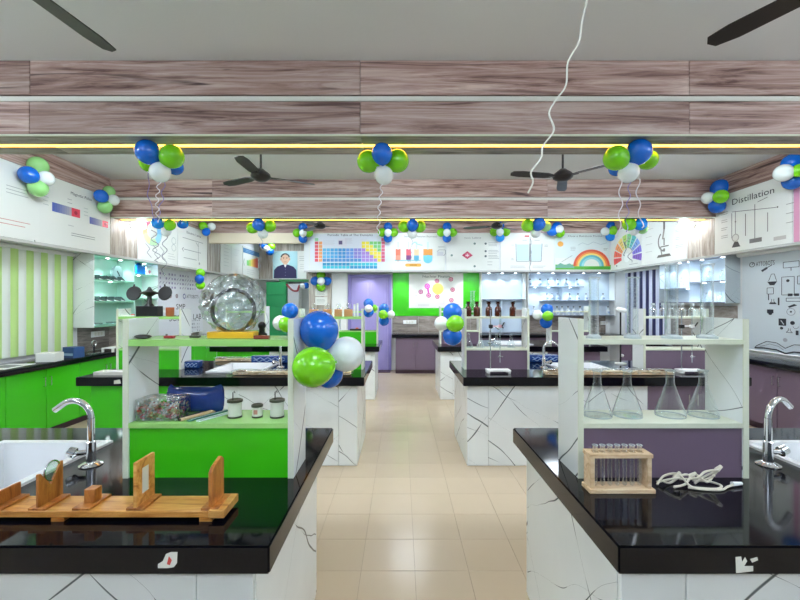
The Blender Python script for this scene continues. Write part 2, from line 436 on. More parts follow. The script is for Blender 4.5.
# wood strips over the poster band, in boards
def boards(parent, horizontal_axis, a0, a1, z0, z1, off, t, step=2.43, m='beamwood'):
    a = a0
    while a < a1 - .01:
        b = min(a + step, a1)
        o = MB()
        if horizontal_axis == 'x': o.box(0, b - a - .003, 0, t, z0, z1).build('plank', m, parent, (a, off, 0))
        else: o.box(0, b - a - .003, 0, t, z0, z1).build('plank', m, parent, (off, a, 0), R(90))
        a = b
boards(lo_b, 'x', XREC, XPR - .02, PT + .006, HC - .004, YP - .018, .016)
for y0_, y1_ in ((YF + .1, 2.94), (3.34, 5.79), (6.13, YP - .02)):
    boards(lo_l, 'y', y0_, y1_, PT + .006, HC - .004, XPL + .018, .016, 2.43)
    boards(lo_r, 'y', y0_, y1_, PT + .006, HC - .004, XPR - .002, .016, 2.43)
# upright wood panels between the posters
for k in range(4): MB().box(0, .142, 0, .012, PB, PT).build('plank', 'beamwood_v', lo_l, (XPL + .013, 5.80 + .148 * k, 0), R(90))
for k in range(4): MB().box(0, .136, 0, .012, PB, PT).build('plank', 'beamwood_v', lo_r, (XPR - .001, 5.83 + .138 * k, 0), R(90))
for k in range(3): MB().box(0, .2, 0, .012, PB, PT).build('plank', 'beamwood_v', lo_l, (XPL + .013, 8.70 + .206 * k, 0), R(90))
for k in range(10): MB().box(0, .206, 0, .012, PB, HC - .01).build('plank', 'beamwood_v', lo_e, (XPL + .002 + .209 * k, YPR - .013, 0))
# pier with grey wood boards left of the door, white column beside it
for k in range(3): MB().box(0, .17, 0, .02, 0.1, LB - .01).build('plank', 'beamwood_v', wb, (-2.115 + .175 * k, YB - .021, 0))
tag(MB().box(-1.585, -1.23, YB - .03, YB - .001, 0, LB - .01).build('trim_7', 'white'), 'white painted panel between the wood pier and the lavender door', kind='structure')
# rail under the posters
for i, (x0, x1, y0, y1) in enumerate([(XPL + .001, XPL + .022, 2.6, YPR - .03), (XPR - .022, XPR - .001, 2.6, YP - .03), (XREC, XPR - .025, YP - .022, YP - .001), (XPL + .025, XREC - .01, YPR - .035, YPR - .014)]):
    tag(MB().box(x0, x1, y0, y1, PB - .035, PB - .004).build('trim_%d' % (i + 8), mat('rail_grey', (188, 188, 184), 0.5)), 'thin grey rail along the foot of the posters', kind='structure')

def loft_light(x, y):
    MB().lathe([(0, -.004), (.03, -.004), (.036, 0)], 14, (x, y, LB)).build('downlight', 'dl_e', lo_b)
    l = bpy.data.lights.new('downlight_beam', 'SPOT'); l.energy = 7; l.spot_size = R(120); l.spot_blend = .7; l.shadow_soft_size = .03; l.color = (.95, .98, 1)
    o = bpy.data.objects.new('downlight_beam', l); COL.objects.link(o); o.parent = lo_b; o.location = (x, y, LB - .015)
for x_ in (-.75, .0, .75, 1.5): loft_light(x_, 8.93)

# ------------------------------------------------------------------ beams
def beam(y0, y1, label):
    core = MB().box(XPL + .001, XPR - .001, y0 + .022, y1 - .01, HB + .014, HC).build('ceiling_beam', 'greywood')
    tag(core, label, kind='structure')
    xs = [XPL + .001, -2.74, -0.30, 2.13, XPR - .001]
    for a, b in zip(xs[:-1], xs[1:]):
        MB().box(0, b - a - .003, 0, .018, 3.084, HC - .002).build('plank', 'beamwood', core, (a, y0 + .004, 0), bevel=.002)
        MB().box(0, b - a - .003, 0, .022, HB + .012, 3.034).build('plank', 'beamwood', core, (a, y0, 0), bevel=.002)
        mid = y0 + (y1 - y0) * 0.52
        MB().box(0, b - a - .003, y0 + .002, mid - .026, HB + .002, HB + .014).build('soffit_board', 'greywood', core, (a, 0, 0))
        MB().box(0, b - a - .003, mid + .026, y1 - .002, HB + .002, HB + .014).build('soffit_board', 'greywood', core, (a, 0, 0))
    MB().box(XPL + .001, XPR - .001, y0 - .002, y0 + .022, 3.036, 3.07).build('trim_strip', 'offwhite', core)
    MB().box(XPL + .001, XPR - .001, y0 - .003, y0 + .012, HB, HB + .011).build('edge_strip', 'cream', core)
    MB().box(XPL + .05, XPR - .05, mid - .021, mid + .021, HB + .003, HB + .013).build('light_strip', 'strip_e', core)
    return core
beam(2.95, 3.33, 'near ceiling beam clad in grey brown wood boards with a warm light strip')
beam(5.80, 6.12, 'far ceiling beam clad in grey brown wood boards with a warm light strip')

# ------------------------------------------------------------------ unseen ceiling panels added to brighten the room
pf = None
PN = [(-2.7, 0.5), (0.15, 0.5), (3.0, 0.5), (-2.9, 4.05), (0.15, 4.05), (3.1, 4.05), (-2.9, 7.6), (0.15, 7.6), (3.1, 7.6), (-3.4, 11.0)]
pw = [('left', 'near'), ('middle', 'near'), ('right', 'near'), ('left', 'second'), ('middle', 'second'), ('right', 'second'), ('left', 'third'), ('middle', 'third'), ('right', 'third'), ('recess', 'recess')]
for (x, y), (a, b) in zip(PN, pw):
    lb = 'square white fill light panel added out of view, %s one of the %s bay' % (a, b) if a != 'recess' else 'square white fill light panel added inside the back recess'
    if pf is None:
        pf = thing('fill_light_panel', lb, 'light', (x, y, HC - .02), group='added fill light panels')
        f = MB()
        f.box(-.33, .33, -.33, -.30, 0, .019).box(-.33, .33, .30, .33, 0, .019).box(-.33, -.30, -.30, .30, 0, .019).box(.30, .33, -.30, .30, 0, .019)
        f.build('frame', 'white', pf)
        MB().box(-.30, .30, -.30, .30, .005, .016).build('diffuser', 'fill_panel_e', pf)
    else: copy_tree(pf, (x, y, HC - .02), label=lb)

# ------------------------------------------------------------------ unseen tubes added on beams and walls for more fill light
tl0 = None
TL = [(x, 3.332, 3.12, 180, 'back of the near beam, %s' % w) for x, w in ((-2.8, 'left'), (.15, 'middle'), (3.1, 'right'))] + \
     [(x, 6.122, 3.12, 180, 'back of the far beam, %s' % w) for x, w in ((-2.8, 'left'), (.15, 'middle'), (3.1, 'right'))] + \
     [(x, YF + .002, 2.9, 180, 'wall behind the viewer, %s' % w) for x, w in ((-2.8, 'left'), (.15, 'middle'), (3.1, 'right'))] + \
     [(XPL + .02, 1.2, 2.85, 90, 'left loft before the near beam'), (XPR - .02, 1.2, 2.85, -90, 'right loft before the near beam')]
for (x, y, z, an, w) in TL:
    lb = 'slim white fill tube light added on the ' + w
    if tl0 is None:
        tl0 = thing('fill_tube', lb, 'light', (x, y, z), R(an), 'added fill tubes')
        MB().box(-.62, .62, -.03, 0, -.025, .025).build('housing', 'white', tl0, bevel=.004)
        for sx in (-1, 1): MB().box(sx * .60 - .018, sx * .60 + .018, -.065, -.03, -.018, .018).build('end_holder', 'white', tl0)
        MB().tube([(-.58, -.05, 0), (.58, -.05, 0)], .014, 10).build('tube', 'fill_tube_e', tl0)
    else: copy_tree(tl0, (x, y, z), R(an), lb)

# ------------------------------------------------------------------ fans
def blade_poly():
    return [(.13, -.035), (.2, -.055), (.5, -.062), (.6, -.045), (.62, 0), (.6, .04), (.5, .055), (.2, .05), (.13, .03)]
def fan(x, y, a, label, zb=2.95, first=[None]):
    if first[0]:
        return copy_tree(first[0], (x, y, zb), a, label)
    t = thing('ceiling_fan', label, 'fan', (x, y, zb), a, 'ceiling fans')
    MB().lathe([(0, -.05), (.05, -.048), (.10, -.02), (.11, .0), (.10, .03), (.06, .06), (.03, .085), (0, .09)], 20).build('motor', 'blackmetal', t)
    MB().tube([(0, 0, .08), (0, 0, HC - zb - .05)], .012, 10).build('rod', 'blackmetal', t)
    MB().lathe([(0, 0), (.05, 0), (.055, .03), (.03, .07), (0, .07)], 16, (0, 0, HC - zb - .071)).build('canopy', 'blackmetal', t)
    for k in range(3):
        b = MB(); n = len(blade_poly()); pts = blade_poly()
        b.add([(p, q, .006 + q * .18) for p, q in pts] + [(p, q, -.001 + q * .18) for p, q in pts], [tuple(range(n)), tuple(range(2*n-1, n-1, -1))] + [(i, n+i, n+(i+1) % n, (i+1) % n) for i in range(n)])
        o = b.build('blade', 'blackmetal', t, rz=R(120 * k))
        MB().box(.07, .17, -.02, .02, -.008, .004).build('blade_arm', 'blackmetal', o)
    first[0] = t; return t
fan(-1.56, 4.45, R(30), 'dark ceiling fan left, hanging between the two beams')
fan(1.80, 4.45, R(-50), 'dark ceiling fan right, hanging between the two beams')
fan(-1.70, 1.62, R(82), 'dark ceiling fan at the top left, only one blade tip in view')
fan(1.95, 1.62, R(118), 'dark ceiling fan at the top right, only one blade tip in view')
fan(-1.49, 7.35, R(10), 'dark ceiling fan left, beyond the far beam')
fan(1.76, 7.35, R(40), 'dark ceiling fan right, beyond the far beam')

# ------------------------------------------------------------------ wall bulbs
for x, s, w in ((XPL, 1, 'left'), (XPR, -1, 'right')):
    t = thing('wall_lamp', 'glaring white bulb on the %s wall just beyond the far beam' % w, 'lamp', (x + s * .013, 6.24, 2.755), group='wall bulbs')
    MB().tube([(0, 0, 0), (s * .03, 0, 0)], .05, 16).build('base_plate', 'white', t)
    MB().tube([(s * .03, 0, 0), (s * .10, 0, 0)], .026, 12).build('holder', 'white', t)
    MB().ball((s * .16, 0, 0), .065, 16, 10).build('bulb', 'bulb_e', t)

# ------------------------------------------------------------------ the lavender door
lav = mat('lavender_paint', (158, 148, 206), 0.4); lav2 = mat('lavender_frame_paint', (138, 128, 192), 0.4)  # the frame is a darker lavender than the leaf
door = thing('door_1', None, None, (-1.21, YB, 0)); tag(door, 'lavender panelled door in the back wall', kind='structure')
DW, DH = .99, 2.19
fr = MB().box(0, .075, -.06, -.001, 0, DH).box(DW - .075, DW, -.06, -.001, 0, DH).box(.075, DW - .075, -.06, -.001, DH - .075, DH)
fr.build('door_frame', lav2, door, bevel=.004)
lf = MB().box(.08, DW - .08, -.045, -.012, .01, DH - .08).build('door_leaf', lav, door)
for (x0, x1, z0, z1) in [(.14, .46, 1.42, 2.0), (.53, .85, 1.42, 2.0), (.14, .46, 1.12, 1.34), (.53, .85, 1.12, 1.34), (.14, .46, .2, 1.04), (.53, .85, .2, 1.04)]:
    MB().box(x0, x1, -.056, -.045, z0, z1).build('door_panel', lav, lf, bevel=.008)
MB().tube([(.84, -.05, 1.08), (.84, -.1, 1.08), (.75, -.1, 1.08)], .011, 8).build('door_handle', 'steel', door)
tag(MB().box(-1.2, -.24, YB - .36, YB - .07, .001, .012).build('door_mat', 'purple_d', bevel=.003), 'dark plum mat on the floor in front of the lavender door', 'mat')

# ================================================================== fixed counters along the walls
def cabinet_unit(w, d, h, m, ndoor=2):
    """parts in local space: x along the wall, front faces -y, back at y=0"""
    parts = []
    body = MB().box(.002, w - .002, -d + .02, 0, .08, h)
    parts.append(('body', body.mesh('body', m)))
    parts.append(('toe_kick', MB().box(.002, w - .002, -d + .06, 0, 0, .08).mesh('toe_kick', 'purple_d')))
    dw = w / ndoor
    for k in range(ndoor):
        parts.append(('door', MB().box(k * dw + .004, (k + 1) * dw - .004, -d, -d + .018, .09, h - .012).mesh('door', m, bevel=.003)))
        hx = (k + 1) * dw - .04 if k % 2 == 0 else k * dw + .04
        parts.append(('>handle', MB().tube([(hx, -d, h - .2), (hx, -d - .025, h - .2), (hx, -d - .025, h - .1), (hx, -d, h - .1)], .005, 6).mesh('handle', 'steel')))
    return parts
def place_unit(parts, label, loc, rz, group):
    t = thing('base_cabinet', label, 'cabinet', loc, rz, group); last = None
    for n, me in parts:
        if n.startswith('>'): inst(me, n[1:], last)
        else: last = inst(me, n, t)
    return t
ug = cabinet_unit(.95, .45, .79, 'green'); up = cabinet_unit(.95, .45, .79, 'purple'); upb = cabinet_unit(.86, .52, .79, 'purple')
for k in range(6):
    place_unit(ug, 'green two-door base cabinet under the left wall counter, %s from the camera' % ORD[k], (XL + .002, 3.2 + .95 * k, 0), R(90), 'green wall cabinets')
for k in range(5):
    place_unit(up, 'purple two-door base cabinet under the right wall counter, %s from the camera' % ORD[k], (XR - .002, 3.2 + .95 * (k + 1), 0), R(-90), 'purple wall cabinets')
for k in range(5):
    place_unit(upb, 'purple two-door base cabinet along the back wall, %s from the door' % ORD[k], (-.12 + .86 * k, YB - .002, 0), 0, 'purple back wall cabinets')
def slab(name, label, b): return tag(b.build(name, 'granite', bevel=.006, seg=2), label, 'worktop')
slab('worktop', 'black granite worktop along the left wall on green cabinets', MB().box(XL + .002, XL + .5, 3.15, 8.95, .79, .855))
slab('worktop', 'black granite worktop along the right wall on purple cabinets', MB().box(XR - .5, XR - .002, 3.15, 8.01, .79, .855))
slab('worktop', 'black granite worktop along the back wall right of the door', MB().box(-.2, XR - .002, YB - .58, YB - .002, .79, .855))
# stone splashbacks
def splash(par, axis, a0, a1, z0, z1, off, step=.6):
    a = a0
    while a < a1 - .02:
        b = min(a + step, a1)
        MB().box(0, b - a - .004, 0, .012, z0, z1).build('stone_panel', 'stone', par, (a, off, 0) if axis == 'x' else (off, a, 0), None if axis == 'x' else R(90))
        a = b
splash(wl, 'y', 5.62, 9.0, .857, 1.20, XL + .013)
splash(wr, 'y', 5.70, 7.1, .857, 1.50, XR - .001)
splash(wb, 'x', -.2, 4.7, .857, 1.24, YB - .014)

# socket plates
def socket(label, loc, rz, w=.2, h=.085):
    t = thing('socket_plate', label, 'socket', loc, rz, 'socket plates')
    MB().box(-w/2, w/2, -.012, 0, -h/2, h/2).build('plate', 'white', t, bevel=.003)
    for k in (-1, 0, 1): MB().box(k * .06 - .02, k * .06 + .02, -.016, -.012, -.025, .025).build('switch', 'offwhite', t, bevel=.002)
socket('white switch plate on the stone splashback under the left lit shelves', (XL + .014, 5.98, 1.08), R(90), .26)
socket('white switch plate on the stone splashback below the green board', (.2, YB - .015, 1.10), 0, .3)
socket('white switch plate on the stone splashback in the far right corner', (4.66, YB - .015, 1.08), 0, .16)

# ================================================================== island benches
HT = .855
LEN, DEP = 2.68, 1.08
SU0, SU1, SV0, SV1 = 1.07, 1.58, .27, .83           # sink cut-out
def bench_meshes(s, col):
    d = {}
    def bx(mb, u0, u1, v0, v1, z0, z1): return mb.box(s*u0, s*u1, v0, v1, z0, z1)
    us = [0, SU0, SU1, LEN]; vs = [0, SV0, SV1, DEP]
    bm = bmesh.new(); g = [[bm.verts.new((s*u, v, HT)) for v in vs] for u in us]; top = []
    for i in range(3):
        for j in range(3):
            if i == 1 and j == 1: continue
            top.append(bm.faces.new((g[i][j], g[i+1][j], g[i+1][j+1], g[i][j+1])))
    r = bmesh.ops.extrude_face_region(bm, geom=top)
    for v in [e for e in r['geom'] if isinstance(e, bmesh.types.BMVert)]: v.co.z -= .082
    bmesh.ops.recalc_face_normals(bm, faces=bm.faces)
    es = [e for e in bm.edges if len(e.link_faces) == 2 and e.calc_face_angle(0) > R(40)]
    bmesh.ops.bevel(bm, geom=es, offset=.005, segments=2, affect='EDGES')
    me = bpy.data.meshes.new('worktop'); bm.to_mesh(me); bm.free(); me.materials.append(M['granite'])
    me.shade_smooth(); me.set_sharp_from_angle(angle=R(38)); d['top'] = me
    B0, B1, V0, V1, ZH = (.075 if s < 0 else .05), 2.60, .08, 1.0, .772
    parts = [('core', bx(MB(), B0 + .02, B1 - .02, V0 + .02, V1 - .02, 0, .6).mesh('core', 'offwhite'))]
    for (a, b) in ((B0, .25), (.25, 1.2), (1.2, 1.76)):
        parts.append(('marble_panel', bx(MB(), a + .0015, b - .0015, V0, V0 + .02, .004, ZH).mesh('marble_panel', 'marble', bevel=.0015)))
        parts.append(('marble_panel', bx(MB(), a + .0015, b - .0015, V1 - .02, V1, .004, ZH).mesh('marble_panel', 'marble', bevel=.0015)))
    parts.append(('marble_panel', bx(MB(), B0, B0 + .02, V0 + .0215, V1 - .0215, .004, ZH).mesh('marble_panel', 'marble')))
    parts.append(('marble_panel', bx(MB(), B1 - .02, B1, V0 + .0215, V1 - .0215, .004, ZH).mesh('marble_panel', 'marble')))
    for (a, b, hs) in ((1.76, 2.18, -1), (2.18, B1, 1)):
        for f in (0, 1):
            y0, y1 = (V0, V0 + .02) if f == 0 else (V1 - .02, V1)
            parts.append(('cabinet_door', bx(MB(), a + .003, b - .003, y0, y1, .07, ZH - .01).mesh('cabinet_door', col, bevel=.002)))
            hx = s * ((b - .04) if hs < 0 else (a + .04)); yy = y0 - .022 if f == 0 else y1 + .022; ye = y0 if f == 0 else y1
            parts.append(('>handle', MB().tube([(hx, ye, .58), (hx, yy, .58), (hx, yy, .68), (hx, ye, .68)], .005, 6).mesh('handle', 'steel')))
    d['base'] = parts
    # sink
    sb = MB(); e = .012
    a0, a1, b0, b1 = SU0 + .006, SU1 - .006, SV0 + .006, SV1 - .006; zf = .63
    bx(sb, a0, a0 + e, b0, b1, zf, HT); bx(sb, a1 - e, a1, b0, b1, zf, HT); bx(sb, a0 + e, a1 - e, b0, b0 + e, zf, HT); bx(sb, a0 + e, a1 - e, b1 - e, b1, zf, HT)
    bx(sb, a0, a1, b0, b1, zf - e, zf)
    d['basin'] = sb.mesh('basin', 'ceramic')
    rm = MB(); w = .022
    bx(rm, a0 - w, a0 + e, b0 - w, b1 + w, HT + .0005, HT + .012); bx(rm, a1 - e, a1 + w, b0 - w, b1 + w, HT + .0005, HT + .012)
    bx(rm, a0 + e, a1 - e, b0 - w, b0 + e, HT + .0005, HT + .012); bx(rm, a0 + e, a1 - e, b1 - e, b1 + w, HT + .0005, HT + .012)
    d['rim'] = rm.mesh('rim', 'ceramic')
    d['drain'] = MB().lathe([(0, .001), (.02, .001), (.032, .004), (.034, 0)], 20, (s * 1.33, .55, zf)).mesh('drain', 'chrome')
    # faucet (origin at its foot), spout over the sink
    f = []
    f.append(('flange', MB().lathe([(0, 0), (.042, 0), (.044, .004), (.03, .012), (.018, .016), (0, .016)], 24).mesh('flange', 'chrome')))
    f.append(('post', MB().lathe([(.018, .012), (.018, .10), (.0135, .105), (.0135, .20)], 16).mesh('post', 'chrome')))
    arc = [(s * (.075 - .075 * math.cos(R(q))), 0, .20 + .075 * math.sin(R(q))) for q in range(0, 121, 12)]
    end = Vector(arc[-1]) + Vector((s * .035, 0, -.06)); arc.append((arc[-1][0] + s * .042, 0, arc[-1][2] - .03))
    f.append(('spout', MB().tube(arc, .0125, 12).mesh('spout', 'chrome')))
    kn = -1 if s < 0 else 1
    f.append(('tap_handle', MB().tube([(s * .012, 0, .055), (s * .05, -.012, .055)], .011, 10).tube([(s * .05, -.012, .055), (s * .056, -.014, .055), (s * .08, -.02, .065)], [.014, .022, .020], 12).mesh('tap_handle', 'chrome')))
    d['faucet'] = f
    # shelf rack (origin at the inner front foot), width .68, depth .2
    W, D, H1, H2, HH, t = .675, .20, 1.072 - HT, 1.403 - HT, .63, .022
    shm = 'shelf_g' if col == 'green' else 'cream'
    rk = []
    for u in (0, W - t):
        rk.append(('upright', bx(MB(), u, u + t, .004, D, 0, HH).mesh('upright', 'marble')))
        rk.append(('>edge_band', bx(MB(), u, u + t, 0, .004, 0, HH).mesh('edge_band', 'cream')))
    for z in (H1, H2):
        rk.append(('shelf', bx(MB(), t, W - t, .006, D, z - .018, z).mesh('shelf', shm)))
        rk.append(('>edge_band', bx(MB(), t, W - t, .001, .006, z - (.026 if (z == H2 and col == 'green') else .019), z).mesh('edge_band', shm if col == 'green' else 'cream')))
    rk.append(('front_panel', bx(MB(), t, W - t, .008, .02, 0, H1 - .019).mesh('front_panel', col)))
    rk.append(('back_panel', bx(MB(), t, W - t, D - .014, D - .002, 0, H1 - .019).mesh('back_panel', col)))
    d['rack'] = rk
    return d
def asm(name, label, cat, loc, parts, group=None, rz=0):
    t = thing(name, label, cat, loc, rz, group); last = None
    for n, me in parts:
        if n.startswith('>'): inst(me, n[1:], last)
        else: last = inst(me, n, t)
    return t
ROWY = [1.14, 3.71, 6.30]
RW = ['front', 'middle', 'back']
XI = {-1: -.375, 1: .62}
RACKU = {-1: .050, 1: .08}
benchtop = {}
for s, col, side in ((-1, 'green', 'left'), (1, 'purple', 'right')):
    d = bench_meshes(s, col)
    for k, y0 in enumerate(ROWY):
        xo = XI[s] + (0 if k == 0 else (-.042 if s > 0 else .034))
        o = (xo, y0, 0)
        asm('bench_base', 'white marble clad island base with %s doors, %s row left of the aisle' % (col, RW[k]) if s < 0 else 'white marble clad island base with %s doors, %s row right of the aisle' % (col, RW[k]), 'bench', o, d['base'], 'island bench bases')
        w = inst(d['top'], 'worktop', None, o); tag(w, 'thick black granite island worktop, %s row %s of the aisle' % (RW[k], side), 'worktop', 'island worktops')
        benchtop[(s, k)] = w
        asm('sink', 'white ceramic sink set into the %s %s island worktop' % (RW[k], side), 'sink', o, [('basin', d['basin']), ('rim', d['rim']), ('drain', d['drain'])], 'island sinks')
        asm('faucet', 'chrome gooseneck faucet beside the %s %s island sink' % (RW[k], side), 'faucet', (xo + s * .95, y0 + .57, HT), d['faucet'], 'island faucets', R(20) if (s, k) == (1, 0) else 0)
        asm('shelf_rack', 'marble sided shelf rack with %s panel, aisle end of the %s %s bench' % (col, RW[k], side), 'shelf', (xo + s * RACKU[s], y0 + .44, HT), d['rack'], 'bench shelf racks')
        asm('shelf_rack', 'marble sided shelf rack with %s panel, outer end of the %s %s bench' % (col, RW[k], side), 'shelf', (xo + s * 1.94, y0 + .44, HT), d['rack'], 'bench shelf racks')
# torn paper stickers on the worktop fronts
def sticker(par, pts, marks, y):
    a = MB().prism(pts, y - .0006, y + .0004).build('sticker', 'offwhite', par, smooth=False); a['label'] = 'torn white paper sticker'
    for p in marks: MB().prism(p, y - .0010, y - .0005).build('sticker_print', mat('red_ink', (200, 60, 50), .5), a, smooth=False)
def torn(par_xy, px, Y):   # pixel outline on the front face to local x,z
    return [(ax(x, Y) - par_xy[0], az(y, Y)) for x, y in px]
Y1 = ROWY[0]
sticker(benchtop[(-1, 0)], torn((XI[-1], 0), [(158, 568), (158, 564), (163, 561), (166, 554), (171, 552), (177.5, 552), (177, 563), (174, 567), (168, 568)], Y1), [torn((XI[-1], 0), [(169, 556), (172, 560), (170, 565), (167, 564)], Y1)], 0)
sticker(benchtop[(1, 0)], torn((XI[1], 0), [(735.5, 557), (741, 556.5), (742, 562), (745, 557), (747, 561), (744, 566), (753, 566), (753, 571), (736, 573)], Y1), [], 0)
sticker(benchtop[(1, 0)], torn((XI[1], 0), [(750, 559), (757, 557), (758, 560), (752, 562.5)], Y1), [], 0)
Y2 = ROWY[1]
sticker(benchtop[(-1, 1)], torn((XI[-1] + .034, 0), [(114, 384), (114, 380.5), (120, 379.5), (121, 383.5)], Y2), [], 0)
# ================================================================== open lit cabinets on the walls
def downlight(par, x, y, z, e=SPOT_W, col=(0.86, 0.95, 1.0)):
    MB().lathe([(0, -.003), (.02, -.003), (.024, 0)], 12, (x, y, z)).build('downlight', 'dl_e', par)
    l = bpy.data.lights.new('downlight_beam', 'SPOT'); l.energy = e; l.spot_size = R(100); l.spot_blend = .6; l.shadow_soft_size = .015; l.color = col
    o = bpy.data.objects.new('downlight_beam', l); COL.objects.link(o); o.parent = par; o.location = (x, y, z - .012)
def open_cabinet(label, loc, rz, W, D, H, cols, shelves, lights, side='marble_g', inner='white', edge='rail_grey', col=(0.86, 0.95, 1.0)):
    """x 0..W along the wall, front at -D; cols = divider x list, shelves = per column list of heights"""
    t = thing('wall_shelf_unit', label, 'shelf', loc, rz)
    mi, me_ = (M[inner] if inner in M else MATS[inner]), MATS.get(edge) or M[edge]
    T = .018
    MB().box(T, W - T, -.012, 0, T, H - T).build('back_panel', mi, t)
    MB().box(0, T, -D, 0, 0, H).build('side_panel', side, t); MB().box(W - T, W, -D, 0, 0, H).build('side_panel', side, t)
    MB().box(T, W - T, -D, 0, H - T, H).build('top_panel', me_, t); MB().box(T, W - T, -D, 0, 0, T).build('bottom_panel', me_, t)
    xs = [T] + cols + [W - T]
    for c in cols: MB().box(c - T/2, c + T/2, -D + .004, -.012, T, H - T).build('divider', mi, t)
    for i, hs in enumerate(shelves):
        a = xs[i] + (T/2 if i else 0); b = xs[i+1] - (T/2 if i < len(cols) else 0)
        for h in hs:
            if isinstance(h, tuple): h, a2, b2 = h
            else: a2, b2 = a, b
            s = MB().box(a2, b2, -D + .006, -.012, h - .016, h).build('shelf', mi, t)
            MB().box(a2, b2, -D + .002, -D + .006, h - .018, h).build('edge_band', me_, s)
    for (x, z) in lights: downlight(t, x, -D * .55, z, col=col)
    return t
mat('rail_grey'); mat('shelf_blue', (206, 222, 236), .35); mat('shelf_edge_grey', (128, 134, 146), .4); mat('shelf_mint', (188, 226, 214), .35); mat('edge_mint', (120, 178, 150), .35)
H0 = 1.20
left_cab = open_cabinet('pale mint wall shelf unit with downlights next to the striped green blind', (XL + .001, 5.54, 1.20), R(90), 1.48, .29, 1.03, [.86], [[.37, .68], [.42, .82]],
    [(.12, 1.01), (.45, 1.01), (.72, 1.01), (1.0, 1.01), (1.3, 1.01), (.12, .66), (.5, .66), (1.15, .80)], 'marble', 'shelf_mint', 'edge_mint', (0.78, 1.0, 0.94))
right_cab = open_cabinet('pale blue lit wall shelf unit on the right wall beside the roll-down chart', (XR - .001, 7.13, 1.54), R(-90), 1.47, .2, .69, [.74], [[.25], [.33]],
    [(.12, .67), (.4, .67), (.62, .67), (.9, .67), (1.3, .67), (.6, .23), (.95, .31), (1.3, .31)], 'marble_g', 'shelf_blue', 'shelf_edge_grey', (0.80, 0.92, 1.0))
CAX0, CAX1 = ax(481, 8.95), ax(526, 8.95)
cabA = open_cabinet('tall narrow lit shelf unit on the back wall beside the green board', (CAX0, YB - .016, .862), 0, CAX1 - CAX0, .25, 1.37, [], [[(.765, .018, .99), ]],
    [(.2, 1.35), (.5, 1.35), (.8, 1.35)], 'white', 'shelf_blue', 'shelf_edge_grey', (0.80, 0.92, 1.0))
MB().box(.455, .473, -.24, -.012, .02, .749).build('divider', MATS['shelf_blue'], cabA)
CBX0, CBX1 = ax(527.5, 8.95), ax(615, 8.95)
WB = CBX1 - CBX0; ZB0 = az(316, 8.95)
cabB = open_cabinet('wide lit shelf unit of reagent bottles in the far right corner', (CBX0, YB - .016, ZB0), 0, WB, .25, 2.232 - ZB0, [], [[(az(286.5, 8.95) - ZB0, .018, 1.26), (az(300.3, 8.95) - ZB0, .33, WB - .018)]],
    [(.28, 2.213 - ZB0), (.6, 2.213 - ZB0), (.95, 2.213 - ZB0), (1.3, 2.213 - ZB0), (1.65, 2.213 - ZB0), (.2, az(286.5, 8.95) - ZB0 - .018), (.5, az(286.5, 8.95) - ZB0 - .018), (1.0, az(286.5, 8.95) - ZB0 - .018)], 'white', 'shelf_blue', 'shelf_edge_grey', (0.80, 0.92, 1.0))
MB().box(.78, .796, -.24, -.012, az(300.3, 8.95) - ZB0, az(286.5, 8.95) - ZB0 - .016).build('divider', MATS['shelf_blue'], cabB)

# ================================================================== posters
paper = mat('poster_paper', (232, 234, 228), 0.22)
def poster(label, loc, rz, W, H, art, texts=(), t=.014, m=None, name='poster', frame=True):
    o = MB().box(0, W, -t, 0, 0, H).build(name, m or paper, None, loc, rz, smooth=False)
    tag(o, label, 'poster')
    zs = PH / .89 if abs(H - PH) < 1e-6 else 1.0
    if art: art.p = [([(x, z * zs) for x, z in pts], cc, ly) for pts, cc, ly in art.p]
    if art: art.build('print', o, -t - .0004)
    for tx in texts:
        me = text_mesh(tx[0], tx[1] * zs, tx[2], tx[3] * zs, -t - .0035, *(tx[4:5] or ['CENTER']), m=(tx[5] if len(tx) > 5 else 'ink'), width=(tx[6] if len(tx) > 6 else None))
        inst(me, 'lettering', o)
    return o
PH = PT - PB
Yp = YP - .001
def bw(px): return ax(px, YP)
def bwall(px): return ax(px, YB)
# --- back wall
# periodic table
x0, x1 = bw(309.5), bw(391); W = x1 - x0
a = Art(); a.rect(.02, .02, W - .04, .85, (224, 228, 238))
a.n += 1; a.flat = True
cw, ch = .0855, .082; gx, gz = .12, .70
def cell(c, r, col): a.rect(gx + c * cw, gz - r * ch, cw * .88, ch * .88, col)
for r in range(7):
    for c in range(18):
        ok = (c == 0) or (c == 17) or (c == 1 and r >= 1) or (c >= 12 and r >= 1) or (2 <= c <= 11 and r >= 3)
        if not ok: continue
        if c == 0: col = (226, 72, 84) if r else (150, 210, 160)
        elif c == 1: col = (246, 160, 96)
        elif c == 17: col = (222, 98, 130)
        elif c < 12: col = [(98, 190, 232), (84, 172, 224), (70, 152, 214), (110, 160, 226), (148, 140, 216)][min(4, (c - 2) // 2)] if r < 6 else (88, 150, 210)
        else:
            q = c - 11 - r
            col = (244, 226, 70) if abs(q) <= 1 else ((120, 204, 110) if q > 1 else (178, 140, 220))
        cell(c, r, col)
for r in range(2):
    for c in range(14): a.rect(gx + (c + 2) * cw, .085 - r * .072 + .03, cw * .9, .066, [(34, 150, 200), (56, 196, 214)][(r + c // 7) % 2])
a.flat = False; a.rect(.62, .56, .2, .2, (226, 224, 234)); a.rect(.64, .62, .08, .09, (96, 84, 130)); a.lines(.78, .76, .18, 5, .028, (200, 196, 210)); a.lines(.30, .70, .3, 4, .03, (206, 206, 214))
poster('wide periodic table poster with coloured cells above the lavender door', (x0, Yp, PB), 0, W, PH, a, [('Periodic Table of The Elements', .075, W / 2, .82, 'CENTER', 'ink', .98)])
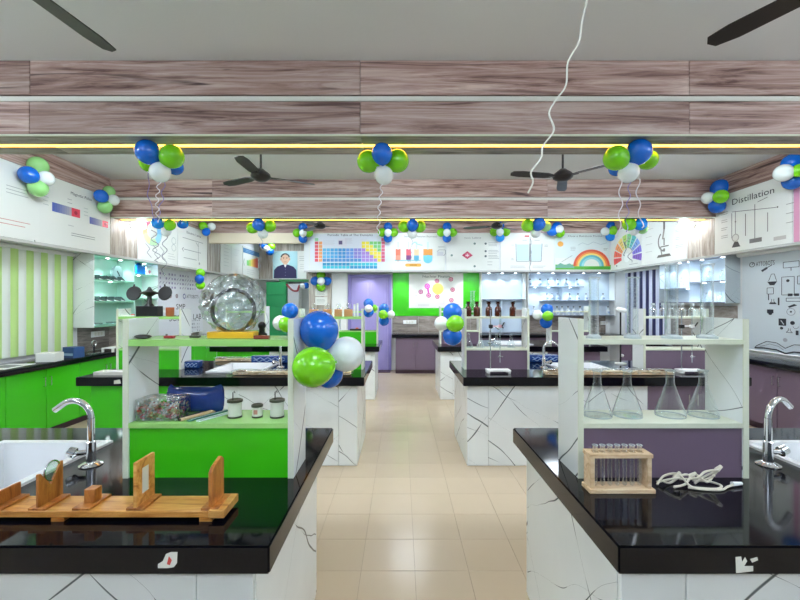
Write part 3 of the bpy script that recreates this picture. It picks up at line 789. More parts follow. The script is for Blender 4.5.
# separation poster
x0, x1 = bw(392), bw(445); W = x1 - x0
a = Art()
for cx, col, top in ((.13, (236, 108, 74), (240, 140, 110)), (.36, (224, 70, 90), (120, 50, 120)), (.53, (246, 196, 150), (90, 180, 210)), (.78, (240, 160, 70), (110, 200, 220))):
    w = .055 if cx < .6 else .1
    a.rect(cx - w, .27, w * 2, .24, col); a.rect(cx - w, .27, w * 2, .09, top); a.circ(cx, .27, w, top); a.line(cx, .5, cx, .68, .03, (200, 224, 220))
a.rect(.98, .35, .14, .1, (206, 206, 210)); a.path([(.98, .45), (1.02, .49), (1.16, .49), (1.16, .39), (1.12, .35)], .01, (130, 130, 140))
a.line(.06, .24, .62, .24, .02, (120, 190, 206)); a.rect(.32, .09, .28, .075, (240, 178, 70)); a.circ(.32, .128, .0375, (240, 178, 70)); a.circ(.6, .128, .0375, (240, 178, 70)); a.line(.38, .128, .54, .128, .02, (160, 100, 30))
a.path([(.42, .62), (.5, .68), (.56, .62), (.66, .6)], .02, (150, 204, 214)); a.line(1.0, .56, 1.14, .56, .012, (140, 140, 140))
poster('white poster of coloured flasks and vessels above the green board', (x0 + .004, Yp, PB), 0, W - .008, PH, a, [('Separating Mixtures Illustrated', .06, .62, .79, 'CENTER', 'greyink', .72)])
# element symbol poster
x0, x1 = bw(446), bw(499); W = x1 - x0
a = Art(); a.poly([(.46, .27), (.58, .36), (.46, .46), (.34, .36)], (196, 62, 96)); a.rect(.41, .32, .10, .09, (214, 96, 124)); a.line(.42, .36, .5, .36, .02, (244, 230, 236)); a.line(.46, .32, .46, .40, .015, (244, 230, 236))
for px_, pz in ((.12, .36), (.62, .1), (.62, .64)): a.circ(px_, pz, .026, (96, 120, 118))
for k, z in enumerate((.64, .46, .34)): a.circ(.86, z, .026, (70, 84, 90)); a.lines(.92, z + .015, .24, 3, .035, (120, 120, 126))
a.lines(.9, .2, .12, 2, .07, (120, 120, 126))
poster('white poster with one crimson diamond and bullet notes on the back wall', (x0 + .004, Yp, PB), 0, W - .008, PH, a, [('Ionic Lattice', .055, .58, .76, 'CENTER', 'greyink', .36)])
# beaker poster
x0, x1 = bw(500), bw(553.5); W = x1 - x0
a = Art(); a.rect(.36, .24, .26, .38, (196, 226, 234)); a.rect(.68, .24, .22, .38, (206, 232, 238))
a.path([(.34, .64), (.35, .22), (.63, .22), (.64, .64)], .014, (120, 140, 150)); a.path([(.66, .64), (.67, .22), (.89, .22), (.91, .64)], .014, (120, 140, 150)); a.line(.65, .12, .65, .80, .018, (150, 156, 160))
a.lines(.24, .6, .06, 1, .1); a.lines(.24, .28, .06, 2, .03); a.lines(.96, .6, .1, 2, .03); a.lines(.22, .1, .4, 2, .04, (150, 150, 156)); a.lines(.7, .1, .3, 2, .04, (150, 150, 156)); a.line(.48, .72, .58, .72, .01, (150, 150, 150)); a.line(.74, .72, .86, .72, .01, (150, 150, 150)); a.rect(.53, .80, .10, .035, (214, 70, 70))
poster('white poster of two pale blue beakers on the back wall', (x0 + .004, Yp, PB), 0, W - .008, PH, a)
# rainbow poster
x0, x1 = bw(554.5), bw(609); W = x1 - x0
a = Art(); a.rect(.01, .3, W - .02, PH - .24, (218, 230, 228)); a.rect(.01, .02, W - .02, .12, (92, 178, 60)); a.poly([(.01, .10), (.12, .18), (.22, .13), (.32, .17), (.42, .10), (.42, .06), (.01, .06)], (110, 170, 150)); a.poly([(.8, .1), (1.0, .16), (1.22, .13), (1.22, .02), (.6, .02)], (70, 168, 50))
for r1, col in ((.40, (226, 92, 66)), (.35, (244, 146, 70)), (.31, (248, 224, 130)), (.27, (96, 186, 196)), (.22, (150, 214, 220)), (.17, (236, 240, 230))): a.ring(.80, .10, .0 if r1 < .18 else r1 - .055, r1, 0, 180, col)
a.circ(.12, .63, .065, (240, 172, 74), 20); a.path([(.5, .60), (.6, .66), (.72, .61), (.84, .68), (1.0, .62), (1.14, .66)], .012, (180, 196, 200)); a.line(.14, .2, .38, .36, .008, (120, 130, 120)); a.lines(.34, .55, .12, 3, .035, (150, 150, 150)); a.lines(1.06, .52, .1, 2, .035, (120, 120, 120))
poster('rainbow weather poster with orange sun and green hills on the back wall', (x0 + .004, Yp, PB), 0, W - .008, PH, a, [('How a Rainbow Forms', .06, .66, .80, 'CENTER', 'greyink', .74)])
# green board with the fission sheet
gx0, gx1 = bwall(392.8), bwall(480); gz0 = az(316, YB); gz1 = 2.225
gb = MB().box(0, gx1 - gx0, -.02, 0, 0, gz1 - gz0).build('notice_board', 'green', None, (gx0, YB - .001, gz0), bevel=.004)
tag(gb, 'bright green notice board on the back wall above the counter', 'board')
x0, x1 = bwall(409), bwall(463); W = x1 - x0; z0 = az(308, YB); H = 2.222 - z0
a = Art()
def nucleus(x, z, r, c1, c2):
    a.circ(x, z, r, c1)
    for k in range(5): a.circ(x + r * .5 * math.cos(k * 1.256), z + r * .5 * math.sin(k * 1.256), r * .3, c2, 8)
a.circ(.66, .44, .13, (246, 232, 110), 22); a.lines(.57, .45, .18, 3, .04, (226, 206, 80))
nucleus(.27, .37, .055, (150, 70, 110), (206, 150, 178)); nucleus(.42, .5, .065, (206, 70, 180), (232, 140, 214)); a.line(.43, .46, .45, .34, .04, (206, 70, 180)); nucleus(.45, .29, .055, (170, 70, 130), (220, 150, 190))
for x, z in ((.64, .62), (.65, .26), (.96, .66), (1.0, .42), (.97, .18)): nucleus(x, z, .052, (188, 80, 116), (228, 170, 190))
a.line(.8, .1, .8, .6, .006, (190, 190, 196)); a.lines(.14, .36, .05, 2, .08, (150, 150, 150)); a.lines(.2, .08, .3, 2, .03, (190, 190, 190)); a.lines(.6, .09, .3, 1, .03, (220, 170, 190))
poster('white sheet of magenta nuclei and a yellow burst pinned on the green board', (x0, YB - .0215, z0), 0, W, H, a, [('Nuclear Fission', .075, W / 2, H - .1, 'CENTER', 'ink', .62)], t=.004)
# papers on the pier
for k, (yy0, yy1) in enumerate(((288.5, 296), (297, 305))):
    x0 = bwall(315.5); W = bwall(327.5) - x0; z0 = az(yy1, YB); H = az(yy0, YB) - z0
    a = Art().lines(.03, H - .06, W - .07, 4, .028, (150, 156, 150))
    poster('white notice sheet on the grey wood pier, %s of two' % ('upper', 'lower')[k], (x0, YB - .0225, z0), 0, W, H, a, t=.003)

# --- left wall (rz = +90: x runs away from the camera)
XLp = XPL + .001
def lposter(label, ya, yb, art, texts=()): return poster(label, (XLp, ya, PB), R(90), yb - ya - .01, PH, art, texts)
a = Art(); a.rect(.02, .02, 1.27, .85, (226, 228, 222)); a.lines(.9, .60, .3, 3, .04, (170, 170, 170)); a.lines(.8, .2, .4, 2, .05, (200, 130, 120))
lposter('pale poster cut by the left edge of the view on the left wall', 3.36, 4.585, a)
a = Art()
def magnet(x, z, w, h):
    n = 8
    for k in range(n):
        f = k / (n - 1); a.rect(x + w * .68 * k / n, z, w * .68 / n + .001, h, (int(74 + 100 * f), int(92 + 80 * f), int(170 + 6 * f)))
    a.rect(x + w * .68, z, w * .32, h, (226, 70, 92)); a.circ(x + w * .84, z + h / 2, h * .22, (170, 30, 60))
magnet(.22, .44, .42, .12); magnet(.80, .40, .34, .10)
for x in (.1, .7): a.lines(x, .6, .08, 3, .05, (170, 180, 176))
a.lines(.44, .66, .08, 2, .05, (160, 160, 160)); a.lines(.5, .2, .44, 2, .03, (120, 124, 120)); a.lines(.45, .3, .1, 1, .1, (170, 170, 170)); a.lines(1.1, .62, .1, 4, .08, (200, 206, 200))
lposter('white poster of two red and blue bar magnets on the left wall', 4.60, 5.79, a, [('Magnetic Poles', .06, .66, .74, 'CENTER', 'ink', .34)])
a = Art()
for k, col in enumerate(((240, 120, 150), (250, 190, 140), (250, 236, 170), (190, 226, 180), (150, 210, 236), (130, 190, 230), (190, 200, 236))):
    a.ring(.34, .55, .14, .26, 100 + k * 51, 100 + (k + 1) * 51, col, 8)
a.ring(.34, .55, .262, .272, 0, 360, (140, 170, 180), 28)
for k in range(3): a.path([(.16 + k * .2, .30), (.28 + k * .2, .22), (.2 + k * .2, .14), (.32 + k * .2, .06)], .016, (150, 150, 156))
a.ring(.98, .48, .06, .07, 0, 360, (150, 160, 160)); a.ring(.98, .34, .06, .07, 0, 360, (150, 160, 160)); a.lines(.8, .2, .24, 3, .05, (170, 170, 170))
lposter('poster with a pastel colour wheel beyond the left bulb', 6.42, 7.52, a)
a = Art(); a.lines(.16, .6, .8, 1, .1, (140, 144, 140), .014); a.line(.66, .58, .76, .5, .012, (110, 110, 110)); a.line(.76, .58, .76, .18, .012, (110, 120, 110)); a.path([(.2, .4), (.14, .36), (.2, .32)], .014, (100, 100, 100)); a.lines(.2, .36, .7, 1, .1, (140, 144, 140), .014); a.lines(.2, .18, .6, 1, .1, (140, 144, 140), .014); a.circ(.8, .12, .03, (150, 150, 150))
lposter('white optics diagram poster nearest the recess on the left wall', 7.54, 8.67, a, [('Electric Lamp', .075, .58, .72, 'CENTER', 'ink', .56)])
a = Art(); a.lines(.16, .74, .35, 7, .09, (166, 170, 166)); a.lines(.7, .7, .4, 3, .16, (190, 190, 186)); a.line(.56, .1, .56, .76, .012, (150, 150, 150))
lposter('white poster of faint grey notes inside the recess on the left wall', 9.34, 10.61, a)
a = Art()
for k, col in enumerate(((120, 206, 120), (180, 216, 110), (240, 224, 110), (246, 176, 90), (240, 130, 80), (232, 96, 84))): a.rect(.28 + k * .14, .34 + .0 * k, .14, .16 + .03 * k, col)
a.path([(.1, .52), (.06, .42), (.1, .32)], .03, (80, 130, 110)); a.lines(.3, .22, .6, 3, .06, (150, 150, 150)); a.rect(.02, .70, 1.3, .14, (70, 130, 180)); a.lines(.2, .79, .7, 2, .04, (190, 214, 230))
lposter('poster of a green to red spectrum inside the recess', 10.63, 11.86, a)

# --- recess end wall: portrait
x0, x1 = ax(273, YPR), ax(298, YPR); W = x1 - x0; z0 = PB + .005; H = az(251, YPR) - z0
a = Art(); a.rect(.012, .012, W - .024, H - .024, (172, 216, 224)); a.circ(.25, .55, .26, (198, 232, 234), 20)
cx = W / 2
a.poly([(cx - .34, .014), (cx - .33, .26), (cx - .24, .36), (cx - .08, .42), (cx + .08, .42), (cx + .24, .36), (cx + .33, .26), (cx + .34, .014)], (46, 42, 84))
a.poly([(cx - .05, .44), (cx, .33), (cx + .05, .44)], (236, 236, 240)); a.rect(cx - .05, .42, .1, .08, (214, 168, 140))
a.circ(cx, .585, .125, (226, 184, 156), 22, .155); a.circ(cx - .128, .58, .022, (214, 168, 140), 10, .04); a.circ(cx + .128, .58, .022, (214, 168, 140), 10, .04)
a.ring(cx, .62, .10, .14, 8, 172, (60, 56, 60), 18)
for s in (-1, 1): a.circ(cx + s * .048, .60, .014, (60, 44, 40), 8, .009); a.line(cx + s * .025, .63, cx + s * .075, .632, .01, (70, 56, 50))
a.line(cx, .595, cx - .012, .55, .009, (196, 150, 124)); a.line(cx - .04, .50, cx + .04, .50, .012, (168, 96, 86))
for k in range(3): a.circ(cx + .005, .28 - .09 * k, .012, (120, 116, 150), 8)
poster('portrait poster of a man in a dark buttoned jacket at the recess end', (x0, YPR - .014, z0), 0, W, H, a, t=.012)
a = Art().lines(.04, .66, .2, 3, .06, (120, 120, 120)).lines(.06, .42, .14, 3, .06, (170, 170, 170))
poster('narrow white text sheet right of the portrait poster', (x1 + .005, YPR - .014, z0), 0, .25, H, a, t=.012)

# --- right wall (rz = -90: x runs towards the camera)
XRp = XPR - .001
def rposter(label, yfar, ynear, art, texts=()): return poster(label, (XRp, yfar, PB), R(-90), yfar - ynear - .01, PH, art, texts)
a = Art()
cols = [(222, 70, 70), (232, 96, 70), (240, 150, 80), (240, 210, 110), (180, 214, 100), (110, 200, 120), (90, 190, 190), (120, 160, 220), (120, 110, 210), (130, 90, 190)]
for k, col in enumerate(cols):
    a0 = 196 - k * 21.5
    a.ring(.62, .24, .20, .50, a0 - 18, a0, col, 6)
    for q in range(3): a.ring(.62, .24, .26 + q * .07, .275 + q * .07, a0 - 15, a0 - 3, tuple(int(v * .6) for v in col), 4)
a.path([(.5, .6), (.6, .42), (.5, .3), (.62, .2)], .02, (50, 70, 60)); a.circ(.62, .22, .1, (232, 236, 232), 16); a.circ(.24, .08, .02, (60, 60, 60)); a.lines(.7, .06, .3, 1, .04, (120, 120, 120))
rposter('poster of a radial rainbow colour fan on the right wall by the far corner', 8.70, 7.61, a)
a = Art(); k_ = (110, 104, 98)
a.line(.66, .62, .66, .78, .05, k_); a.line(.66, .62, .62, .44, .04, (150, 140, 132)); a.ring(.70, .40, .18, .21, 130, 250, k_, 14); a.line(.66, .46, .66, .32, .035, (130, 126, 120)); a.line(.56, .30, .78, .30, .022, k_); a.line(.66, .20, .66, .26, .05, k_); a.poly([(.46, .10), (.84, .10), (.80, .15), (.50, .15)], (96, 88, 80)); a.line(.60, .15, .56, .30, .03, (130, 126, 120))
for k in range(4): a.lines(.14, .70 - .15 * k, .22, 1, .1, (170, 166, 160)); a.lines(.95, .68 - .14 * k, .26, 2, .03, (160, 156, 150))
rposter('white poster of a microscope diagram on the right wall', 7.60, 6.395, a)
a = Art(); g_ = (104, 100, 96)
a.line(.30, .60, .95, .50, .008, g_); a.line(.30, .58, .30, .2, .01, g_); a.circ(.36, .20, .06, (170, 168, 160)); a.circ(.36, .20, .045, (214, 212, 206)); a.poly([(.30, .06), (.44, .06), (.40, .14), (.34, .14)], (70, 66, 62)); a.line(.36, .26, .36, .60, .014, (150, 148, 144)); a.circ(.36, .44, .012, g_)
a.line(.52, .20, .52, .52, .012, g_); a.line(.66, .10, .66, .62, .01, g_); a.rect(.58, .08, .18, .06, (120, 116, 112)); a.line(.84, .2, .84, .46, .014, (150, 148, 144)); a.poly([(.92, .06), (1.08, .06), (1.08, .11), (.92, .11)], (190, 186, 180)); a.circ(.97, .5, .012, g_); a.line(.70, .64, .84, .67, .008, g_)
for k in range(4): a.lines(.12, .62 - .12 * k, .12, 2, .03, (150, 146, 140)); 
for k in range(3): a.lines(1.08, .5 - .12 * k, .1, 1, .03, (150, 146, 140))
rposter('cream Distillation poster of lab glassware on the right wall', 5.82, 4.66, a, [('Distillation', .125, .62, .70, 'CENTER', 'ink', .62)])
a = Art(); a.rect(0.0, 0, .07, PH, (214, 150, 180)); a.lines(.2, .6, .6, 5, .08, (160, 160, 160))
rposter('pink edged poster at the right edge of the view', 4.65, 3.4, a)

# ================================================================== vertical blinds
def blind(label, loc, rz, n, w, H, ca, cb, group):
    t = thing('vertical_blind', label, 'blind', loc, rz)
    MB().box(-.03, n * w + .03, -.05, -.005, H, H + .045).build('headrail', 'white', t, bevel=.004)
    for k in range(n):
        s = MB(); pts = [(k * w + w * q / 6 - .004 + (w + .008) * 0, -.022 - .012 * math.sin(PI * q / 6)) for q in range(7)]
        vs = [(x, y, 0) for x, y in pts] + [(x, y, H) for x, y in pts] + [(x, y + .0015, 0) for x, y in pts] + [(x, y + .0015, H) for x, y in pts]
        fs = []
        for q in range(6): fs += [(q, q+1, 8+q, 7+q), (14+q, 21+q, 22+q, 15+q), (q, 14+q, 15+q, q+1), (7+q, 8+q, 22+q, 21+q)]
        fs += [(0, 7, 21, 14), (6, 20, 27, 13)]
        s.add(vs, fs).build('slat', ca if k % 2 else cb, t)
    return t
sl_g = mat('blind_green', (186, 220, 136), .6); sl_w = mat('blind_white', (226, 234, 226), .6)
sl_n = mat('blind_navy', (38, 40, 86), .6); sl_s = mat('blind_silver', (206, 212, 232), .6)
blind('pale green and white striped vertical blind on the left wall', (XL + .001, 2.965, .91), R(90), 26, .0985, 1.27, sl_g, sl_w, None)
blind('navy and white striped vertical blind on the right wall', (XR - .001, 8.52, .91), R(-90), 13, .102, 1.26, sl_n, sl_s, None)

# ================================================================== roll-down charts
def chart(label, loc, rz, W, H, art, texts, base):
    t = thing('roll_down_chart', label, 'chart', loc, rz)
    MB().tube([(-.02, -.05, H), (W + .02, -.05, H)], .042, 14).build('roller', 'white', t)
    sh = MB().box(0, W, -.020, -.016, .02, H - .02).build('sheet', base, t, smooth=False)
    MB().tube([(0, -.018, .02), (W, -.018, .02)], .012, 8).build('bottom_bar', 'white', t)
    art.build('print', sh, -.0205)
    for tx in texts: inst(text_mesh(tx[0], tx[1], tx[2], tx[3], -.0216, tx[4], m=tx[5], width=tx[6]), 'lettering', sh)
    return t
ink = (34, 36, 48)
# right chart: x from the far edge (Y 5.62) towards the camera
chW, chH = 1.62, 1.34
a = Art()
a.ring(.155, 1.105, .034, .044, 0, 360, ink); a.line(.155, 1.105, .175, 1.13, .012, ink)
def ibox(x, z, w, h, f=False):
    if f: a.rect(x, z, w, h, ink)
    else: a.path([(x, z), (x + w, z), (x + w, z + h), (x, z + h), (x, z)], .008, ink)
def iflask(x, z, r, fill=True):
    a.path([(x - r * .3, z + r * 1.6), (x - r * .3, z + r * .8), (x - r, z), (x + r, z), (x + r * .3, z + r * .8), (x + r * .3, z + r * 1.6)], .007, ink)
    if fill: a.poly([(x - r, z), (x + r, z), (x + r * .5, z + r * .5), (x - r * .5, z + r * .5)], ink)
a.line(.62, .98, .70, 1.03, .035, ink); a.line(.70, 1.03, .77, 1.07, .012, ink)
a.poly([(.70, .80), (.84, .80), (.80, .74), (.74, .74)], ink); a.path([(.72, .81), (.76, .92), (.80, .92), (.83, .81)], .008, ink)
ibox(.92, 1.0, .2, .09); a.line(1.02, 1.0, 1.02, .95, .01, ink); ibox(1.2, .94, .12, .10, True); ibox(.90, .58, .16, .28); a.circ(.98, .80, .022, ink); ibox(1.10, .74, .10, .12)
ibox(.70, .60, .09, .10); a.line(.72, .50, .72, .60, .014, ink); iflask(.78, .44, .05); a.line(.86, .42, .86, .54, .022, ink); ibox(.98, .56, .06, .04, True); ibox(1.06, .56, .06, .04, True)
ibox(.70, .29, .09, .06, True); a.circ(.745, .29, .03, ink); ibox(.96, .48, .18, .05); a.poly([(1.0, .38), (1.1, .42), (1.06, .44), (.98, .40)], ink); a.circ(1.02, .32, .014, ink); a.ring(1.02, .32, .05, .056, 0, 360, (120, 124, 134))
ibox(.86, .10, .1, .11, True); a.line(.89, .18, .93, .12, .012, (200, 206, 214)); a.circ(.90, .06, .022, ink); a.circ(1.04, .15, .03, ink); a.ring(1.08, .10, .03, .036, 180, 360, (90, 94, 104)); iflask(1.0, .0, .04, False); ibox(1.08, -.03, .035, .07, True)
for k in range(9):
    xx = 1.18 + .05 * (k % 3) * 2.2; zz = .10 + .22 * (k // 3)
    (iflask(xx, zz, .045, k % 2 == 0) if k % 3 == 0 else ibox(xx, zz, .06, .06, k % 2 == 1))
# the open book at the foot
bk = [(.55, -.26), (.70, -.17), (.84, -.18), (.95, -.25), (1.06, -.18), (1.22, -.17), (1.38, -.26)]
a.path(bk, .01, ink); a.path([(.52, -.30), (.66, -.285), (.84, -.29), (.95, -.33), (1.06, -.29), (1.24, -.285), (1.42, -.30)], .02, ink); a.line(.52, -.30, .55, -.26, .01, ink); a.path([(.60, -.27), (.74, -.21), (.86, -.23), (.93, -.28)], .006, (90, 94, 104)); a.circ(.95, -.12, .03, (170, 174, 182))
a.p = [([(x - (.32 if max(q[0] for q in pts) > .25 else 0), z * .80 + .30) for x, z in pts], c, ly) for pts, c, ly in a.p]
chart('pale roll-down chart printed with black lab icons and an open book on the right wall', (XR - .001, 5.60, .88), R(-90), chW, chH, a, [('ATTOBOTS', .085, .215, 1.155, 'LEFT', 'ink', .27)], mat('chart_sheet', (204, 214, 220), .5))
# left chart
a = Art(); W, H = 1.78, 1.36
g2 = (150, 140, 176)
a.n = 1; a.flat = True
for r in range(4):
    for c in range(16):
        if rnd.random() < .15: continue
        x, z = .14 + c * .098, 1.20 - r * .085
        k = rnd.random()
        if k < .4: a.rect(x, z, .05, .04, g2)
        elif k < .7: a.circ(x + .025, z + .02, .024, (170, 164, 190), 8)
        else: a.line(x, z, x + .05, z + .045, .014, (130, 124, 150))
for k in range(2): a.circ(.5 + .22 * k, .80, .045, (150, 120, 130)); a.circ(.5 + .22 * k, .80, .028, (206, 196, 200))
a.ring(1.0, .80, .035, .055, 0, 360, (86, 90, 150), 16)
for r in range(4):
    for c in range(9):
        x, z = 1.0 + c * .075, .26 - r * .075
        a.rect(x, z, .045 * rnd.uniform(.5, 1), .04 * rnd.uniform(.4, 1), (150, 150, 160)) if rnd.random() < .8 else None
chart('white roll-down chart of small symbols reading SCIENCE LAB on the left wall', (XL + .001, 7.36, .88), R(90), W, H, a,
      [('ATTOBOTS', .11, 1.08, .76, 'LEFT', 'ink', .50), ('SMP', .16, .86, .53, 'CENTER', 'ink', .34), ('SCIENCE LAB', .17, 1.08, .30, 'CENTER', 'ink', 1.25)], mat('chart_sheet_white', (230, 232, 238), .5))
# ================================================================== small apparatus
def simple(name, label, cat, mb, m, loc=None, rz=None, group=None, **kw):
    return tag(mb.build(name, m, None, loc, rz, **kw), label, cat, group)
TOPZ, LOWZ = 1.403, 1.072
ROWN = ['front', 'middle', 'back']

# ---- front left bench: optical bench
ob = thing('optical_bench', 'long honey coloured wooden optical bench on the front left worktop', 'optical bench', (-1.14, 1.322, HT))
ob.scale = (1, .86, .94)
MB().box(-.62, .57, -.06, .06, .012, .034).build('base_board', 'pine', ob, bevel=.002)
for x in (-.5, .05, .52): MB().box(x - .02, x + .02, -.062, .062, 0, .012).build('foot', 'pine', ob)
MB().box(.53, .58, -.066, .066, .012, .04).build('end_block', 'pine', ob, bevel=.002)
def slider(x):
    MB().box(x - .028, x + .028, -.058, .058, .034, .043).build('slider', 'teak', ob, bevel=.0015)
def plate(x, pts, t=.008):
    return MB().prismx(pts, x - t/2, x + t/2).build('holder', 'teak', ob, bevel=.001)
for x in (-.16, -.02, .292, .53): slider(x)
X0 = -.02
plate(-.02, [(-.055, .043), (.055, .043), (.055, .165), (.045, .165), (0, .10), (-.045, .155), (-.055, .155)])
ln = MB().lathe([(0, -.003), (.02, -.0025), (.034, 0), (.02, .0025), (0, .003)], 20)
ln.v = [(z, x, y) for x, y, z in ln.v]
ln.build('lens', 'glass', ob, (-.02, .01, .145))
rg = MB().tube([(0, .034 * math.cos(k * PI / 12), .034 * math.sin(k * PI / 12)) for k in range(25)], .003, 6); rg.build('lens_rim', 'steel', ob, (-.02, .01, .145))
MB().box(.105, .14, -.02, .02, .043, .09).build('holder', 'teak', ob, bevel=.002); slider(.12)
fr = MB(); X = .292
for (y0, y1, z0, z1) in ((-.055, -.022, .043, .195), (.022, .055, .043, .195), (-.022, .022, .043, .075), (-.022, .022, .165, .195)): fr.box(X - .005, X + .005, y0, y1, z0, z1)
fr.build('screen_frame', 'pine', ob); MB().box(X - .002, X + .002, -.022, .022, .075, .165).build('screen', 'offwhite', ob)
plate(.53, [(-.05, .043), (.05, .043), (.05, .175), (.03, .19), (-.03, .175), (-.05, .16)], .012)
MB().tube([(.522, -.01, .16), (.522, .01, .16)], .006, 8).build('pin', 'black', ob); MB().tube([(.522, .008, .115), (.522, .012, .165)], .003, 6).build('pin', 'black', ob)
plate(-.16, [(-.05, .043), (.05, .043), (.05, .09), (-.05, .09)])

# ---- front left rack, lower shelf
bx_ = thing('pin_box', 'clear plastic box full of coloured pins on the front left lower shelf', 'box', (-.985, 1.66, LOWZ))
MB().box(-.085, .085, -.055, .055, 0, .088).build('case', 'film', bx_, bevel=.004)
pm = MB(); pr = random.Random(3)
for k in range(420):
    p = (pr.uniform(-.076, .076), pr.uniform(-.046, .046), pr.uniform(.006, .06)); q = Vector((pr.uniform(-1, 1), pr.uniform(-1, 1), pr.uniform(-.5, .5))).normalized() * .008
    pm.mi(pr.randrange(5)); pm.tube([Vector(p) - q, Vector(p) + q], .0036, 4)
tag(pm.build('pins', [mat('pin_red', (190, 60, 50), .4), mat('pin_grey', (190, 190, 186), .4), mat('pin_green', (80, 120, 80), .4), mat('pin_tan', (176, 150, 120), .4), mat('pin_pink', (214, 150, 140), .4)], bx_), kind='stuff')
for k, (a, b, m, r, lb) in enumerate([((-.905, 1.615), (-.83, 1.765), 'black', .006, 'thin black rod with a pale tip lying leftmost on the front left lower shelf'),
        ((-.885, 1.605), (-.80, 1.765), 'birch', .007, 'tan wooden stick lying on the front left lower shelf'),
        ((-.855, 1.605), (-.765, 1.765), mat('teal_strip', (60, 120, 110), .35), .009, 'dark teal strip lying between the stick and the white ruler'),
        ((-.815, 1.60), (-.715, 1.765), mat('pale_ruler', (206, 226, 224), .3), .010, 'pale plastic ruler lying nearest the three white pots')]):
    A, B = Vector((a[0], a[1], LOWZ)), Vector((b[0], b[1], LOWZ)); L = (B - A).length; an = math.atan2(B.y - A.y, B.x - A.x)
    o = thing('rod' if k < 2 else 'strip', lb, 'rod' if k < 2 else 'strip', A, an)
    if k < 2:
        MB().tube([(0, 0, r), (L, 0, r)], r, 8).build('shaft', m, o); MB().tube([(-.008, 0, r), (.016, 0, r)], [r * .4, r * 1.02], 8).build('tip', 'white' if k == 0 else 'black', o)
    else:
        MB().box(0, L, -r, r, 0, .006).build('blade', m, o, bevel=.001); MB().box(.01, L - .02, -r * .5, -r * .2, .006, .0066).build('scale_marks', 'black' if k == 3 else 'white', o)
for k, (x, y, r, h, lb) in enumerate([(-.693, 1.67, .029, .072, 'white hooked pot with dark rims, left of three on the front left shelf'), (-.600, 1.67, .022, .052, 'smallest white pot with dark rims, middle of three on the front left shelf'), (-.517, 1.67, .029, .074, 'white hooked pot with dark rims, right of three on the front left shelf')]):
    t = thing('metal_pot', lb, 'pot', (x, y, LOWZ), 0, 'white pots')
    MB().lathe([(0, .006), (r * .93, .006), (r * .93, h - .008), (0, h - .008)], 24).build('body', 'offwhite', t)
    MB().lathe([(0, 0), (r, 0), (r, .007), (0, .007)], 24).build('foot_rim', mat('dark_olive', (60, 64, 50), .4), t)
    MB().lathe([(0, h - .008), (r * 1.08, h - .008), (r * 1.08, h), (r * .9, h + .002), (r * .6, h - .002), (0, h - .002)], 24).build('top_rim', MATS['dark_olive'], t)
    if k != 1: MB().tube([(-r * .3, .0, h - .003), (-r * .3, 0, h + .03), (-r * .1, 0, h + .036), (0, 0, h + .028)], .0022, 6).build('hook', 'black', t)
    else: MB().box(-.008, .008, -r * .96, -r * .92, .016, .034).build('mark', mat('faded_red', (190, 130, 120), .5), t)
# blue wrapped pouch
pb = MB(); n, mrow = 18, 8
for i in range(mrow + 1):
    f = i / mrow
    for k in range(n):
        an = 2 * PI * k / n; sx = math.cos(an); sy = math.sin(an)
        prof = (math.sin(PI * min(1, f * 1.0)) ** .35 if 0 < f < 1 else 0.05)
        x = .125 * math.copysign(abs(sx) ** .6, sx) * (.86 + .14 * prof); y = .03 * math.copysign(abs(sy) ** .8, sy) * prof
        z = .11 * f + (.022 * abs(x / .125) ** 6 * f) + .003 * math.sin(7 * x / .03 + i)
        pb.v.append((x, y, z))
for i in range(mrow):
    for k in range(n): pb.f.append((i*n+k, i*n+(k+1) % n, (i+1)*n+(k+1) % n, (i+1)*n+k)); pb.m.append(0)
pb.f += [tuple(range(n))[::-1], tuple(range(mrow*n, mrow*n+n))]; pb.m += [0, 0]
navy = mat('navy_film', (18, 48, 128), .16, coat=.5, bump=.4, bscale=30)
simple('blue_pouch', 'shiny navy blue wrapped pouch at the back of the front left lower shelf', 'pouch', pb, navy, (-.895, 1.745, LOWZ))

# ---- front left rack, top shelf
lens = thing('wrapped_lens', 'large lens in a black ring wrapped in clear film on the front left top shelf', 'lens', (-.70, 1.67, TOPZ))
MB().box(-.095, .095, -.035, .03, 0, .026).build('stand', mat('yellow_wood', (236, 180, 40), .35), lens, bevel=.003)
MB().tube([(.088 * math.cos(k * PI / 20), 0, .112 + .088 * math.sin(k * PI / 20)) for k in range(41)], .0085, 10).build('ring', mat('ring_black', (28, 34, 38), .3), lens)
MB().tube([(0, 0, .02), (0, 0, .03)], .014, 10).build('post', 'black', lens)
lg = MB().lathe([(0, -.01), (.05, -.008), (.082, 0), (.05, .008), (0, .01)], 28); lg.v = [(x, z, y) for x, y, z in lg.v]; lg.build('glass_disc', 'glass', lens, (0, 0, .112))
fm = MB(); n, mr = 40, 24; fr_ = random.Random(5)
for i in range(mr + 1):
    th = PI * i / mr
    for k in range(n):
        an = 2 * PI * k / n
        w = (1 + .08 * math.sin(5 * an + 3 * th) + .05 * math.sin(11 * an - 7 * th) + fr_.uniform(-.09, .07)) * (1 - .25 * max(0, -math.cos(th) * -1) ** 3)
        fm.v.append((.128 * math.sin(th) * math.cos(an) * w * (1.0 + .12 * math.cos(th) * -1), .05 * math.sin(th) * math.sin(an) * w, .13 - .128 * math.cos(th) * (1 if i > 4 else 1) * (1.08 if i > mr // 2 else .995)))
for i in range(mr):
    for k in range(n): fm.f.append((i*n+k, i*n+(k+1) % n, (i+1)*n+(k+1) % n, (i+1)*n+k)); fm.m.append(0)
fm.build('plastic_wrap', 'film', lens, smooth=False)
